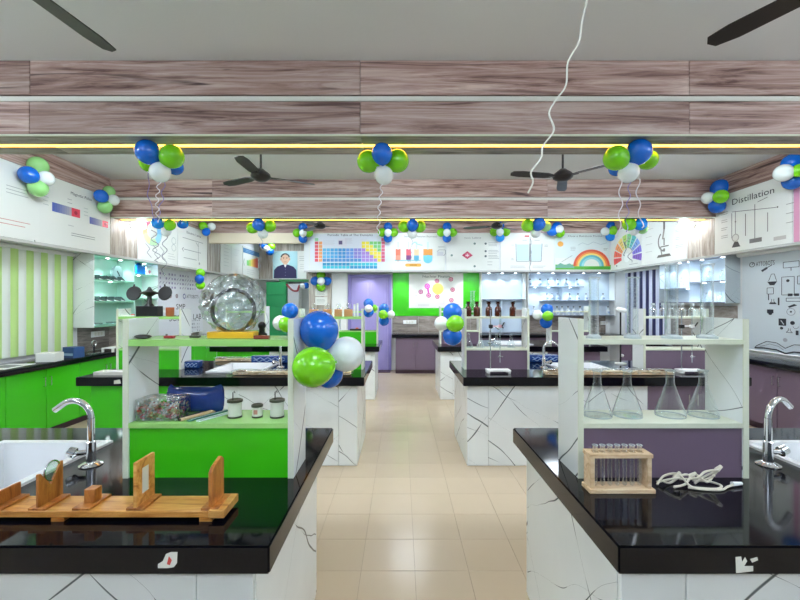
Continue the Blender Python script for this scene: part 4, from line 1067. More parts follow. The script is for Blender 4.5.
simple('red_block', 'small dark red block beside the yellow stand of the wrapped lens', 'block', MB().box(-.03, .03, -.012, .012, 0, .014), mat('brick_red', (136, 60, 44), .4), (-.562, 1.615, TOPZ), bevel=.002)
kb = thing('knobbed_device', 'small black knobbed device behind the red block on the top shelf', 'device', (-.598, 1.72, TOPZ))
MB().lathe([(0, 0), (.022, 0), (.022, .012), (.012, .02), (.012, .035)], 16).build('base', 'black', kb); MB().ball((0, 0, .048), .017, 14, 10).build('knob', 'black', kb)
sp = thing('oval_case', 'flat dark oval case at the left end of the front left top shelf', 'case', (-1.045, 1.62, TOPZ))
MB().ball((0, 0, .009), .035, 20, 8, (1, .5, .26)).build('shell', mat('dark_brown_case', (44, 38, 34), .4), sp); MB().box(-.03, .03, -.0185, -.017, .007, .010).build('seam', 'steel', sp)
for k, (x, y, c, lb) in enumerate(((-.955, 1.65, (170, 40, 50), 'small red plug on the front left top shelf'), (-.86, 1.67, (70, 72, 60), 'small olive wedge on the front left top shelf'))):
    t = thing('plug', lb, 'plug', (x, y, TOPZ)); MB().box(-.02, .02, -.01, .01, 0, .010).build('body', mat('plug%d' % k, c, .4), t, bevel=.002); MB().tube([(-.012, 0, .010), (-.012, 0, .017)], .004, 8).build('stud', 'steel', t)

# ================================================================== glassware makers
G = {}
def flask_parts(r, h):
    p = MB().lathe([(0, .0), (r * .92, .0), (r, .006), (r * .97, .02), (r * .28, h * .72), (r * .27, h * .96), (r * .34, h * .985), (r * .34, h)], 24)
    return p
def bottle(r, h): return MB().lathe([(0, 0), (r * .95, 0), (r, .006), (r, h * .55), (r * .85, h * .66), (r * .42, h * .76), (r * .40, h * .9), (r * .62, h * .93), (r * .62, h), (0, h)], 18)
def put_flask(r, h, loc, label, group):
    key = ('f', r, h)
    if key not in G:
        t = thing('conical_flask', label, 'flask', loc, 0, group)
        flask_parts(r, h).build('body', 'glass', t)
        MB().tube([(r * .27 * 1.22 * math.cos(k * PI / 10), r * .27 * 1.22 * math.sin(k * PI / 10), h) for k in range(21)], .0022, 6).build('lip', mat('lip_glass', (214, 226, 228), .1, alpha=.75), t)
        MB().tube([(r * .95 * math.cos(k * PI / 14), r * .95 * math.sin(k * PI / 14), .004) for k in range(29)], .0026, 6).build('thick_foot', MATS['lip_glass'], t)
        MB().prism([(-.012, h * .34), (.012, h * .34), (.010, h * .46), (-.010, h * .46)], -r * .68, -r * .675).build('white_mark', 'white', t) if False else None
        G[key] = t; return t
    return copy_tree(G[key], loc, label=label, group=group)
for k, x in enumerate((.827, .953, 1.134, 1.272)):
    put_flask(.058, .192, (x, 1.685, LOWZ), 'large clear conical flask on the front right lower shelf, %s from the aisle' % ORD[k], 'large conical flasks')
def put_cylinder(loc, h, r, label, group, name='measuring_cylinder'):
    t = thing(name, label, 'cylinder', loc, 0, group)
    MB().lathe([(0, .004), (r * .95, .004), (r, .012), (r, h)], 20).build('tube', 'tube_glass', t)
    MB().lathe([(0, 0), (r * 1.75, 0), (r * 1.75, .008), (r * 1.1, .016), (0, .014)], 6).build('foot', MATS['lip_glass'], t)
    rm_ = MB().tube([(r * math.cos(q * PI / 8), r * math.sin(q * PI / 8), h) for q in range(17)], .0018, 5); rm_.prism([(r, h), (r + .01, h + .003), (r, h - .012)], -.003, .003); rm_.build('spout_rim', MATS['lip_glass'], t)
    for sgn in (-1, 1):
        MB().box(sgn * r - .0012, sgn * r + .0012, -.0012, .0012, .014, h).build('edge_line', MATS['lip_glass'], t) if False else None
    g = MB()
    for q in range(12): g.box(-.006, .006 if q % 3 == 0 else .001, -r * 1.01, -r * .995, .03 + q * (h - .06) / 12, .0308 + q * (h - .06) / 12)
    g.build('graduation', 'white', t, smooth=False)
for k, (x, h, r) in enumerate(((.795, .25, .019), (.955, .25, .021), (1.115, .305, .024), (1.262, .305, .023))):
    put_cylinder((x, 1.65, TOPZ), h, r, 'tall clear glass measuring cylinder on the front right top shelf, %s from the aisle' % ORD[k], 'measuring cylinders')

# ---- test tube rack
tr = thing('test_tube_rack', 'pale wooden test tube rack on the front right worktop', 'rack', (.803, 1.485, HT))
MB().box(-.118, .122, -.035, .035, 0, .016).build('base', 'birch', tr, bevel=.002)
for x in (-.112, .096): MB().box(x, x + .015, -.028, .028, .016, .128).build('end_post', 'birch', tr, bevel=.001)
tb = MB(); hx = [-.083 + k * .0275 for k in range(7)]
tb.box(-.115, .115, -.03, -.011, .128, .142).box(-.115, .115, .011, .03, .128, .142)
px0 = -.115
for h in hx + [.126]: 
    tb.box(px0, min(h - .011, .115), -.011, .011, .128, .142); px0 = h + .011
tb.build('top_rail', 'birch', tr)
for k, h in enumerate(hx):
    t = thing('test_tube', 'clear glass test tube in the pale wooden rack, %s from the aisle' % ORD[k], 'test tube', (.803 + h, 1.485, HT + .016), 0, 'test tubes in the wooden rack')
    MB().lathe([(0, 0), (.005, .0015), (.008, .006), (.0085, .012), (.0085, .146), (.0105, .149), (.0105, .151)], 14).build('tube', 'tube_glass', t)
    MB().tube([(.0098 * math.cos(q * PI / 6), .0098 * math.sin(q * PI / 6), .150) for q in range(13)], .0013, 5).build('rim', MATS['lip_glass'], t)

# ---- bundle of white wires
wr_ = thing('wire_bundle', 'tangled bundle of white connecting wires with plugs on the front right worktop', 'wires', (1.12, 1.515, HT))
wm = mat('wire_white', (222, 214, 196), .4); wrn = random.Random(11)
def wire(pts, r=.0042):
    ps = [Vector(p) for p in pts]; out = []
    for i in range(len(ps) - 1):
        p0, p1, p2, p3 = ps[max(i-1, 0)], ps[i], ps[i+1], ps[min(i+2, len(ps)-1)]
        for q in range(6):
            u = q / 6; out.append(.5 * ((2*p1) + (-p0+p2)*u + (2*p0-5*p1+4*p2-p3)*u*u + (-p0+3*p1-3*p2+p3)*u**3))
    out.append(ps[-1]); return MB().tube(out, r, 6)
for pts in ([(-.15, 0, .006), (-.11, .02, .03), (-.07, .0, .045), (-.04, -.02, .01), (0, -.03, .006), (.05, -.035, .006), (.085, -.01, .006), (.06, .015, .01), (.0, .02, .012)],
            [(-.14, .02, .006), (-.08, -.01, .035), (-.05, .015, .02), (.0, 0, .03), (.04, .01, .05), (.08, .0, .06), (.05, .02, .03), (.0, .01, .006)],
            [(-.10, -.02, .006), (-.05, -.01, .012), (0, .015, .04), (.03, -.01, .02), (.07, .01, .035), (.085, .0, .065)],
            [(-.05, -.025, .006), (.0, -.04, .005), (.06, -.042, .005), (.1, -.02, .006), (.14, -.005, .008), (.165, 0, .008)],
            [(-.13, .0, .02), (-.09, .015, .006), (-.03, .02, .035), (.03, .015, .015), (.06, -.01, .045)]):
    wire(pts).build('wire', wm, wr_)
for (a, b, m) in (((.13, -.005, .010), (.17, .0, .010), 'white'), ((-.085, 0, .03), (-.06, .004, .05), wm), ((.075, 0, .06), (.095, .002, .075), wm), ((-.02, .012, .03), (.005, .01, .045), wm)):
    MB().tube([a, b], [.009, .006], 8).build('plug', m, wr_)

# ================================================================== middle row
def wrapped_bar(label, x0, x1, y, z, w=.05, h=.06):
    t = thing('wrapped_bar', label, 'wooden bar', ((x0 + x1) / 2, y, z), 0, 'film wrapped wooden bars'); L = x1 - x0
    MB().box(-L/2 + .02, L/2 - .02, -w * .8, w * .8, .006, h * .55).build('board', 'birch', t, bevel=.003)
    for sx in (-1, 1): MB().box(sx * (L/2 - .09) - .04, sx * (L/2 - .09) + .04, -w * .6, w * .6, h * .55, h * .75).build('terminal_block', mat('brown_strip', (150, 116, 84), .4), t)
    f = MB(); n = 12; m_ = int(L / .03); q = random.Random(int(x0 * 100))
    for i in range(m_ + 1):
        xx = -L/2 + L * i / m_
        e = .82 if 0 < i < m_ else .55
        for k in range(n):
            an = 2 * PI * k / n; s_ = 1 + q.uniform(-.10, .06)
            f.v.append((xx, w * 1.05 * e * math.copysign(abs(math.cos(an)) ** .5, math.cos(an)) * s_, h * .5 + h * .5 * e * math.copysign(abs(math.sin(an)) ** .5, math.sin(an)) * s_))
    for i in range(m_):
        for k in range(n): f.f.append((i*n+k, i*n+(k+1) % n, (i+1)*n+(k+1) % n, (i+1)*n+k)); f.m.append(0)
    f.build('bubble_wrap', 'film', t)
wrapped_bar('film wrapped wooden bar along the front edge of the middle left worktop', -1.62, -.46, 3.84, HT)
wrapped_bar('film wrapped wooden bar along the back edge of the middle left worktop', -2.2, -.95, 4.73, HT)
wrapped_bar('film wrapped wooden bar along the front edge of the middle right worktop', 1.36, 2.62, 3.84, HT, h=.07)
def blue_box(label, x0, x1, y, z, h=.085, d=.12):
    t = thing('blue_patterned_box', label, 'box', ((x0 + x1) / 2, y, z)); w = (x1 - x0) / 2
    MB().box(-w, w, -d/2, d/2, 0, h).build('body', mat('blue_film', (24, 58, 120), .2, coat=.4, bump=.3, bscale=25), t, bevel=.012, seg=2)
    a = Art()
    for q in range(2): a.path([(-w * .85 + w * 1.7 * k / 24, h * (.33 + .3 * q) + h * .12 * math.sin(k * 1.1 + q * 2)) for k in range(25)], h * .06, (150, 180, 214))
    a.build('pattern', t, -d/2 - .001)
blue_box('blue box with pale swirls at the back of the middle left worktop', -1.72, -1.30, 4.625, HT, .085, .09)
blue_box('blue box with pale swirls at the back of the middle right worktop', 1.50, 1.84, 4.70, HT)
blue_box('small dark blue box by the outer rack of the middle left bench', -2.33, -2.13, 4.27, HT, .075)
# pale box on the outer end of the middle left bench
t = thing('white_tray', 'flat white tray at the outer end of the middle left worktop', 'tray', (-2.78, 3.89, HT))
MB().box(-.16, .16, -.07, .07, 0, .012).box(-.16, .16, -.07, -.06, .012, .03).box(-.16, .16, .06, .07, .012, .03).box(-.16, -.15, -.06, .06, .012, .03).box(.15, .16, -.06, .06, .012, .03).build('pan', 'offwhite', t)
MB().box(-.10, .06, -.03, .03, .012, .02).build('paper', 'white', t)

# twin disc apparatus on the outer rack of the middle left bench
rackf = lambda k: ROWY[k] + .44
td = thing('twin_disc_apparatus', 'black apparatus with two tilted discs on a post, middle left outer rack', 'apparatus', (ax(149.5, 4.24), 4.24, TOPZ))
MB().box(-.115, .115, -.05, .05, 0, .11).build('base_box', 'black', td, bevel=.004)
MB().lathe([(.05, .11), (.025, .14), (.022, .21), (.06, .235), (.085, .255), (.03, .275), (.012, .31), (0, .315)], 16).build('post', 'black', td)
for sx, tl in ((-1, 24), (1, -20)):
    dsk = MB().lathe([(0, -.012), (.07, -.010), (.078, 0), (.07, .012), (0, .014)], 24); mt_ = Matrix.Rotation(R(78), 4, 'X'); my = Matrix.Rotation(R(tl), 4, 'Y')
    dsk.v = [tuple(my @ (mt_ @ Vector(p)) + Vector((sx * .165, 0, .245))) for p in dsk.v]
    o = dsk.build('disc', 'black', td); MB().tube([(sx * .06, 0, .245), (sx * .15, 0, .245)], .010, 8).build('arm', 'black', td)
    MB().tube([(sx * .165, 0, .315), (sx * .16, 0, .34)], .008, 8).build('disc_knob', 'black', o)
t = thing('clay_cup', 'rust coloured cup with a handle beside the twin disc apparatus', 'cup', (ax(170, 4.24), 4.24, TOPZ))
MB().lathe([(0, 0), (.036, 0), (.04, .005), (.041, .095), (.036, .095), (.034, .01), (0, .008)], 18).build('body', mat('rust', (176, 92, 58), .5), t)
MB().tube([(-.04, 0, .08), (-.065, 0, .07), (-.068, 0, .045), (-.04, 0, .025)], .006, 6).build('handle', 'white', t)
t = thing('small_tray', 'small white tray with a red cap on the middle left outer rack', 'tray', (ax(130, 4.21), 4.21, TOPZ)); MB().box(-.07, .06, -.03, .03, 0, .014).build('pan', 'white', t, bevel=.003); MB().lathe([(0, 0), (.018, 0), (.018, .012), (0, .014)], 12, (.03, 0, .014)).build('cap', mat('red_cap', (200, 60, 50), .4), t)

# tan blocks with bulbs on the middle left inner rack
for k, px in enumerate((314, 327.5, 338.5, 348.5)):
    t = thing('bulb_block', 'tan block with a glass bulb on the middle left shelf, %s from left' % ORD[k], 'block', (ax(px, 4.25), 4.25, TOPZ), 0, 'tan bulb blocks')
    MB().box(-.043, .043, -.03, .03, 0, .075).build('block', mat('tan_block', (196, 142, 96), .45), t, bevel=.003)
    MB().lathe([(0, .075), (.014, .075), (.014, .09), (.026, .108), (.026, .12), (.016, .134), (0, .138)], 14).build('bulb', 'glass', t)
    MB().lathe([(0, .075), (.017, .075), (.016, .088), (0, .088)], 12).build('cap', 'steel', t)
for k, (px, h, y) in enumerate(((333.3, .085, 4.19), (343, .10, 4.19), (354.5, .13, 4.24), (357.5, .14, 4.24))):
    t = thing('white_vial', 'slim white capped vial on the middle left top shelf, %s from the left' % ORD[k], 'vial', (ax(px, y), y, TOPZ), 0, 'white vials')
    MB().lathe([(0, 0), (.011, 0), (.011, h * .85), (0, h * .85)], 12).build('body', 'white', t); MB().lathe([(0, h * .85), (.012, h * .85), (.010, h), (0, h)], 12).build('cap', 'offwhite', t)

# amber bottles and flasks of the middle right inner rack
def put_bottle(kind, loc, label, group, r=.034, h=.15):
    key = (kind, r, h)
    if key not in G:
        t = thing('reagent_bottle', label, 'bottle', loc, 0, group)
        if kind == 'amber':
            bottle(r, h * .9).build('body', 'amber', t); MB().lathe([(0, h * .9), (r * .35, h * .9), (r * .7, h * .95), (r * .7, h), (0, h)], 14).build('stopper', mat('dark_amber', (50, 22, 14), .15), t)
        else:
            bottle(r, h * .86).build('body', 'tube_glass' if kind == 'clear' else mat('cloudy_plastic', (214, 224, 230), .35), t)
            MB().lathe([(0, h * .86), (r * .5, h * .86), (r * .5, h), (0, h)], 12).build('cap', 'ink' if kind == 'dark' else (mat('grey_cap', (96, 104, 116), .4) if kind == 'cap' else MATS['lip_glass']), t)
            if kind != 'clear': MB().box(-r * .6, r * .6, -r * 1.02, -r * .8, h * .18, h * .42).build('paper_label', mat('label_blue', (150, 176, 206), .5), t)
        G[key] = t; return t
    return copy_tree(G[key], loc, label=label, group=group)
for k, px in enumerate((468.3, 476.8, 488.8, 498, 512.8)):
    put_bottle('amber', (ax(px, 4.23), 4.23, TOPZ), 'brown glass reagent bottle on the middle right top shelf, %s from the aisle' % ORD[k], 'brown reagent bottles', .035, .158)
put_cylinder((ax(472.5, 4.31), 4.31, TOPZ), .27, .022, 'tall pale measuring cylinder between the two brown bottles nearest the aisle', None)
t = thing('grey_carton', 'small grey carton at the outer end of the middle right top shelf', 'carton', (ax(518, 4.23), 4.23, TOPZ)); MB().box(-.035, .03, -.03, .03, 0, .07).build('body', mat('carton', (150, 140, 140), .6), t); MB().box(-.036, .031, -.031, .031, .06, .072).build('lid', mat('carton_lid', (170, 160, 158), .6), t)
for k, px in enumerate((468.8, 480.5, 496.5, 511)):
    put_flask(.042, .145, (ax(px, 4.25), 4.25, LOWZ), 'small clear conical flask on the middle right lower shelf, %s from the aisle' % ORD[k], 'small conical flasks')
# titration stands
def titration(x, y, label, cl):
    t = thing('titration_stand', label, 'stand', (x, y, HT))
    b = MB().box(-.115, .115, -.06, .06, .018, .034); 
    for sx in (-1, 1): b.box(sx * .10 - .012, sx * .10 + .012, -.055, .055, 0, .018)
    b.build('base', 'white', t, bevel=.002)
    MB().tube([(-.07, .02, .034), (-.07, .02, .62)], .006, 8).build('rod', 'steel', t)
    MB().box(-.085, -.05, 0, .04, .44, .475).build('boss', 'black', t, bevel=.003)
    c = MB().tube([(-.06, .02, .46), (.015, .0, .46)], .007, 8).box(.005, .035, -.018, .018, .445, .475); c.build('clamp', cl, t)
    MB().tube([(.035, -.018, .46), (.055, -.03, .50)], .006, 6).tube([(.035, .018, .46), (.06, .03, .44)], .006, 6).build('clamp_jaw', 'black', t)
    MB().lathe([(.003, .20), (.007, .225), (.0075, .60), (.006, .60), (.006, .23)], 10, (.02, 0, 0)).build('burette', 'glass', t)
    MB().tube([(.02, 0, .10), (.02, 0, .20)], .003, 6).build('burette_tip', MATS['lip_glass'], t)
    MB().ball((.02, 0, .16), .014, 10, 8).tube([(.0, 0, .16), (.05, 0, .16)], .005, 6).build('stopcock', 'steel', t)
titration(ax(498, 3.96), 3.96, 'white based titration stand with a burette in front of the middle right rack', mat('pink_clamp', (224, 180, 190), .4))
titration(ax(690, 3.96), 3.96, 'white based titration stand near the outer rack of the middle right bench', 'white')
for k, px in enumerate((653, 663, 672.5, 682, 692, 702)):
    put_bottle('clear', (ax(px, 4.24), 4.24, TOPZ), 'clear glass bottle on the middle right outer rack, %s from its inner upright' % ORD[k], 'clear bottles on the outer rack', .036, .14)
t = thing('stand_lamp', 'slim black stand with a white head on the middle right worktop', 'stand', (ax(620.5, 4.53), 4.53, HT))
MB().lathe([(0, 0), (.06, 0), (.06, .012), (.02, .02), (0, .02)], 16).build('foot', 'white', t); MB().tube([(0, 0, .02), (0, 0, .60)], .009, 8).build('stem', 'black', t)
MB().tube([(.07, 0, .60), (-.03, 0, .615), (-.05, 0, .605)], [.02, .032, .018], 12).build('head', 'white', t); MB().tube([(.01, 0, .10), (.03, 0, .09)], .016, 8).build('side_knob', 'white', t)

# ================================================================== back row odds and ends
for s, k2, kind in ((-1, 'left', 'cap'), (1, 'right', 'clear')):
    for k in range(4):
        put_bottle(kind, (XI[s] + s * (RACKU[s] + .12 + k * .15), rackf(2) + .1, TOPZ), 'small bottle on the back %s top shelf, %s from the aisle' % (k2, ORD[k]), 'bottles on the back racks', .03, .12) if s > 0 else None
t = thing('small_device', 'small black device on the back left inner lower shelf', 'device', (ax(357, 6.84), 6.84, LOWZ)); MB().box(-.12, .12, -.04, .04, 0, .03).build('body', 'black', t, bevel=.004); MB().lathe([(0, .03), (.03, .03), (.02, .05), (0, .05)], 12).build('dial', mat('orange_dial', (206, 96, 50), .4), t)

# ================================================================== left wall counter clutter
t = thing('white_carton', 'white open carton on the left wall counter beneath the blind', 'carton', (-4.16, 4.74, HT), R(8)); MB().box(-.10, .10, -.08, .08, 0, .10).build('box_body', 'white', t, bevel=.003); MB().box(-.09, .09, -.07, .07, .10, .104).build('lid', 'offwhite', t)
t = thing('blue_carton', 'blue tilted carton beside the white carton on the left wall counter', 'carton', (-4.14, 5.06, HT), R(-14)); MB().box(-.09, .09, -.07, .07, 0, .135).build('box_body', mat('carton_blue', (34, 74, 130), .4), t, bevel=.003); MB().box(-.08, .08, -.071, -.07, .03, .06).build('printed_band', mat('carton_band', (150, 180, 210), .4), t)
t = thing('metal_clamp', 'grey metal clamp with a ring on the left wall counter', 'clamp', (-4.16, 5.42, HT)); MB().box(-.03, .03, -.09, .09, 0, .015).build('foot', 'steel', t); MB().tube([(0, 0, .015), (0, 0, .12)], .01, 8).build('post', 'black', t); MB().tube([(0, .04 * math.cos(q * PI / 8), .14 + .04 * math.sin(q * PI / 8)) for q in range(17)], .008, 6).build('ring', 'steel', t)
t = thing('white_bracket', 'white folded bracket on the left wall counter below the lit shelves', 'bracket', (-4.16, 5.78, HT)); MB().box(-.02, .14, -.2, .2, .05, .062).box(.12, .14, -.2, -.17, 0, .05).box(.12, .14, .17, .2, 0, .05).box(-.02, 0, -.2, -.17, 0, .05).build('frame', 'white', t); MB().box(.02, .09, -.12, .12, .062, .07).build('plate', 'offwhite', t)
t = thing('paper_sheet', 'white paper sheet lying on the left wall counter below the blind', 'paper', (-4.26, 4.32, HT), R(5)); MB().box(-.14, .14, -.2, .2, 0, .004).build('sheet', 'white', t); MB().box(-.10, .10, -.1, .1, .004, .0045).build('print', 'greyink', t)

# ---- things on the lit shelves of the left wall
lc = (XL + .001, 5.6, 1.20)
for r, z in enumerate((.68, .37)):
    for k in range(5):
        t = thing('specimen_tile', 'dark tilted specimen tile on the %s mint shelf, %s from the blind' % (('upper', 'lower')[r], ORD[k]), 'tile', (XL + .15, 5.66 + k * .15, 1.20 + z), R(90), 'dark specimen tiles')
        MB().prism([(-.05, .02), (.05, .0), (.06, .012), (-.04, .07)], -.05, .04).build('specimen', mat('slate', (50, 66, 66), .3), t); MB().prism([(-.045, .008), (.05, .0), (.05, .003), (-.045, .018)], -.06, -.05).build('card', 'white', t)
t = thing('round_gauge', 'grey round gauge leaning at the back of the top mint shelf', 'gauge', (XL + .12, 6.24, 1.20 + .68), R(90)); dd = MB().tube([(0, -.02, .13), (0, .02, .13)], .11, 20); dd.build('dial', mat('gauge_grey', (150, 176, 180), .3), t); MB().tube([(-.03, -.025, .16), (.03, -.025, .08)], .006, 6).build('needle', 'black', t); MB().box(-.05, .05, -.03, .03, 0, .03).build('foot', 'black', t)
t = thing('blue_canister', 'bright blue box on the top mint shelf in the right column', 'box', (XL + .14, 6.72, 1.20 + .82), R(90)); MB().box(-.12, .10, -.06, .06, 0, .15).build('body', mat('bright_blue', (10, 130, 222), .35), t, bevel=.008); MB().tube([(.0, 0, .15), (.02, 0, .165)], .04, 10).build('lid', mat('bright_blue_d', (10, 100, 190), .35), t)
t = thing('white_instrument', 'white instrument with a pink dial beside the bright blue box', 'instrument', (XL + .14, 6.93, 1.20 + .82), R(90)); MB().box(-.07, .07, -.05, .05, 0, .13).build('body', 'white', t, bevel=.006); MB().tube([(0, -.05, .06), (0, -.056, .06)], .03, 14).build('dial', mat('pink_dial', (200, 90, 120), .4), t)
for k in range(2):
    t = thing('glass_dish', 'low glass dish on the bottom mint shelf, %s one from the blind' % ORD[k], 'dish', (XL + .13, 5.78 + k * .36, 1.219), 0, 'glass dishes'); MB().lathe([(0, 0), (.08, 0), (.09, .03), (.085, .03), (.077, .006), (0, .005)], 20).build('bowl', 'glass', t); MB().tube([(.088 * math.cos(q * PI / 10), .088 * math.sin(q * PI / 10), .03) for q in range(21)], .003, 5).build('rim', 'black', t)

# ---- bottles in the far right cabinet
def cab_row(pxs, z, kinds, row, h=.16, r=.04):
    for k, px in enumerate(pxs):
        put_bottle(kinds[k % len(kinds)], (ax(px, 9.06), 9.06, z), 'pale reagent bottle on the %s shelf of the far corner cabinet, %s from the left' % (row, ORD[k]), 'reagent bottles in the far cabinet', r, h)
cab_row((530, 540, 548, 557.5, 566.5, 577), az(286.5, 8.95), ('dark', 'dark', 'cap', 'cap'), 'top', .18)
cab_row((547, 552, 557.5, 569.5, 578, 586, 603), az(300.3, 8.95), ('dark', 'cap', 'cap', 'dark'), 'middle', .155)
cab_row((534, 552, 557, 562, 568, 573.5, 580, 587, 608), ZB0 + .018, ('cap', 'cap', 'dark', 'cap'), 'bottom', .20)
# ---- right wall cabinet glass
for k, (yy, z, h) in enumerate(((5.85, 1.54 + .33, .16), (6.1, 1.54 + .33, .16), (5.9, 1.558, .14), (6.15, 1.558, .14), (6.7, 1.54 + .25, .18), (6.95, 1.558, .12))):
    put_bottle('clear', (XR - .10, yy, z), 'clear bottle in the right wall shelf unit, %s of six' % ORD[k], 'bottles in the right wall shelf unit', .035, h)

# ================================================================== recess contents
gc = thing('green_cupboard', 'tall green cupboard of stacked drawers at the end of the recess', 'cupboard', (ax(266, 11.72), 11.72, 0)); gw = ax(286, 11.72) - ax(266, 11.72)
mg = mat('cupboard_green', (40, 156, 92), .4)
MB().box(0, gw, .02, .42, 0, 2.15).build('carcass', mg, gc)
for k in range(6): MB().box(.015, gw - .015, 0, .02, .02 + k * .355, .02 + k * .355 + .335).build('drawer', mg, gc, bevel=.006)
tag(MB().box(XL + .95, XREC - .02, YPR - .12, YPR - .037, 2.16, 2.23).build('green_valance', mat('valance_green', (60, 130, 80), .5), None), 'dark green valance board below the portrait in the recess', 'board')
wd = thing('white_locker', 'white locker right of the green cupboard in the recess', 'locker', (ax(287.5, 11.8), 11.8, 0)); lw_ = ax(299, 11.8) - ax(287.5, 11.8)
MB().box(0, lw_, .02, .3, 0, 2.1).build('carcass', 'white', wd); MB().box(.01, lw_ - .01, 0, .02, .02, 2.08).build('door', mat('locker_grey', (214, 216, 222), .4), wd, bevel=.004)
tag(MB().tube([at(286.5, 284 + 0, 11.6)] + [at(286.5 + q * 1.1, 284 + 7 * math.sin(min(1, q / 8) * PI / 2), 11.6) for q in range(1, 11)] + [at(299.5, 285, 11.6)], .03, 6).build('red_garland', mat('dark_red', (150, 50, 60), .6)), 'dark red garland strung in front of the white locker', 'garland')
t = thing('wall_box', 'white wall box beside the roll-down chart at the recess corner', 'box', (XL + .001, 9.0, 1.82), R(90)); MB().box(0, .5, -.2, 0, 0, .38).build('casing', 'white', t, bevel=.01); MB().box(.05, .45, -.203, -.2, .05, .1).build('vent', 'rail_grey' if 'rail_grey' in M else MATS['rail_grey'], t)
t = thing('speaker_box', 'brown speaker box under the white wall box', 'box', (XL + .001, 9.1, 1.45), R(90)); MB().box(0, .3, -.15, 0, 0, .34).build('casing', mat('brown_box', (96, 76, 70), .5), t, bevel=.006); MB().tube([(.15, -.15, .17), (.15, -.158, .17)], .10, 16).build('grille', 'black', t)

# ================================================================== balloons
BAL = {}
def bal_mesh(c):
    if c not in BAL:
        n, mv = 24, 16; prof = []
        for i in range(mv + 1):
            th = PI * i / mv; z = -math.cos(th)
            prof.append((math.sin(th) * (1.0 - .10 * max(0, -z) ** 1.5) if 0 < i < mv else 0, z * (1.0 if z > 0 else 1.12)))
        k = MB().lathe([(.03, -.02), (.05, -.05), (.10, -.10), (.0, -.09)], 10, (0, 0, -1.08))
        BAL[c] = (MB().lathe(prof, n).mesh('balloon', 'bal_' + c), k.mesh('knot', 'bal_' + c))
    return BAL[c]
CN = {'blue': 'blue', 'green': 'lime green', 'white': 'white', 'pale': 'pale green', 'sky': 'sky blue'}
def bunch(phrase, group, Y, items):
    cx = sum(i[1] for i in items) / len(items); cy = sum(i[2] for i in items) / len(items)
    for (c, px, py, r, dy, word) in items:
        y = Y + dy; p = at(px, py, y); rr = r * y / 400
        me, kn = bal_mesh(c)
        o = inst(me, 'balloon', None, p, None, rr)
        d = Vector((px - cx, 0, -(py - cy)))            # knots point to the middle of the bunch
        if d.length > 1: o.rotation_euler = (0, math.atan2(d.x, d.z) * .8, 0)
        tag(o, '%s balloon, %s of the bunch %s' % (CN[c], word, phrase), 'balloon', group)
        inst(kn, 'knot', o)
gB = 'balloons hanging from the near beam'
bunch('under the near beam, left end', gB, 3.06, [('blue', 148, 152, 12, 0, 'upper left'), ('green', 172, 156.5, 11.5, .02, 'upper right'), ('green', 149, 163, 9, .18, 'rear left'), ('white', 160, 172.5, 9.8, .03, 'lowest'), ('blue', 175, 167, 8, .2, 'rear right')])
bunch('under the near beam, middle', gB, 3.06, [('green', 368, 161.5, 11, .08, 'left'), ('green', 397.5, 161, 11.5, .08, 'right'), ('blue', 382, 153.5, 10.5, -.03, 'top'), ('white', 384, 175.5, 9.3, .02, 'lowest')])
bunch('under the near beam, right end', gB, 3.06, [('green', 616, 158, 12, 0, 'left'), ('blue', 638.5, 152, 12.5, 0, 'top right'), ('green', 648, 160, 9.5, .18, 'rear right'), ('blue', 617, 168, 8, .2, 'rear lower left'), ('white', 628.5, 173, 9.8, .03, 'lowest')])
gC = 'balloons hanging from the far beam'
bunch('under the far beam, left end', gC, 5.92, [('sky', 157.5, 223, 5.8, 0, 'left'), ('green', 170, 225, 5.5, 0, 'middle'), ('blue', 183, 223.5, 5.2, .1, 'right'), ('white', 166, 232, 4.5, .12, 'lowest')])
bunch('under the far beam above the portrait', gC, 5.92, [('green', 252, 228, 5.5, .08, 'left'), ('green', 270, 226, 6, .05, 'right'), ('blue', 258.5, 224.5, 6.2, -.04, 'top'), ('white', 263, 233.5, 5, .05, 'lowest')])
bunch('under the far beam, middle', gC, 5.92, [('green', 404, 226.5, 6, .06, 'left'), ('green', 420, 226.5, 6, .06, 'right'), ('blue', 412.5, 225, 6, -.03, 'top'), ('white', 412.3, 234, 4.8, .05, 'lowest')])
bunch('under the far beam above the beaker poster', gC, 5.92, [('green', 527.5, 225.5, 6.2, 0, 'left'), ('blue', 539, 224, 6.5, -.05, 'top'), ('pale', 546, 226.5, 5.2, .1, 'right'), ('white', 535.5, 233, 4.8, .05, 'lowest')])
bunch('under the far beam, right end', gC, 5.92, [('green', 629, 224, 6.5, 0, 'left'), ('sky', 641, 224, 6.2, -.02, 'right'), ('pale', 642.5, 229, 5, .12, 'rear right'), ('white', 634, 231, 4.5, .1, 'lowest')])
gW = 'balloon flowers on the poster band'
YW = YP - .13
def flower(phrase, px, py, Y, r=5, cols=('blue', 'green', 'green', 'white', 'blue'), sq=1.0):
    d = r * 1.15
    words = ('top', 'left', 'right', 'centre', 'bottom')
    pos = ((0, -d), (-d * sq, 0), (d * sq, 0), (0, 0), (0, d)); dys = (.03, .03, .03, -.16, .03)
    bunch(phrase, gW, Y, [(c, px + p[0], py + p[1], r * (.88 if w != 'centre' else .75), dy, w) for c, p, w, dy in zip(cols, pos, words, dys)])
flower('left of the periodic table', 303, 233, YW)
flower('right of the periodic table', 388, 232.5, YW)
flower('between the flask poster and the diamond poster', 447, 232.5, YW)
flower('between the diamond poster and the beaker poster', 500, 232, YW, 5, ('blue', 'green', 'green', 'white', 'sky'))
bunch('between the beaker poster and the rainbow', gW, YW, [('blue', 557, 227, 5.2, .02, 'top'), ('blue', 552, 231, 5.2, 0, 'left'), ('white', 559.5, 229, 4, -.08, 'centre'), ('green', 560, 233, 4.6, .02, 'bottom')])
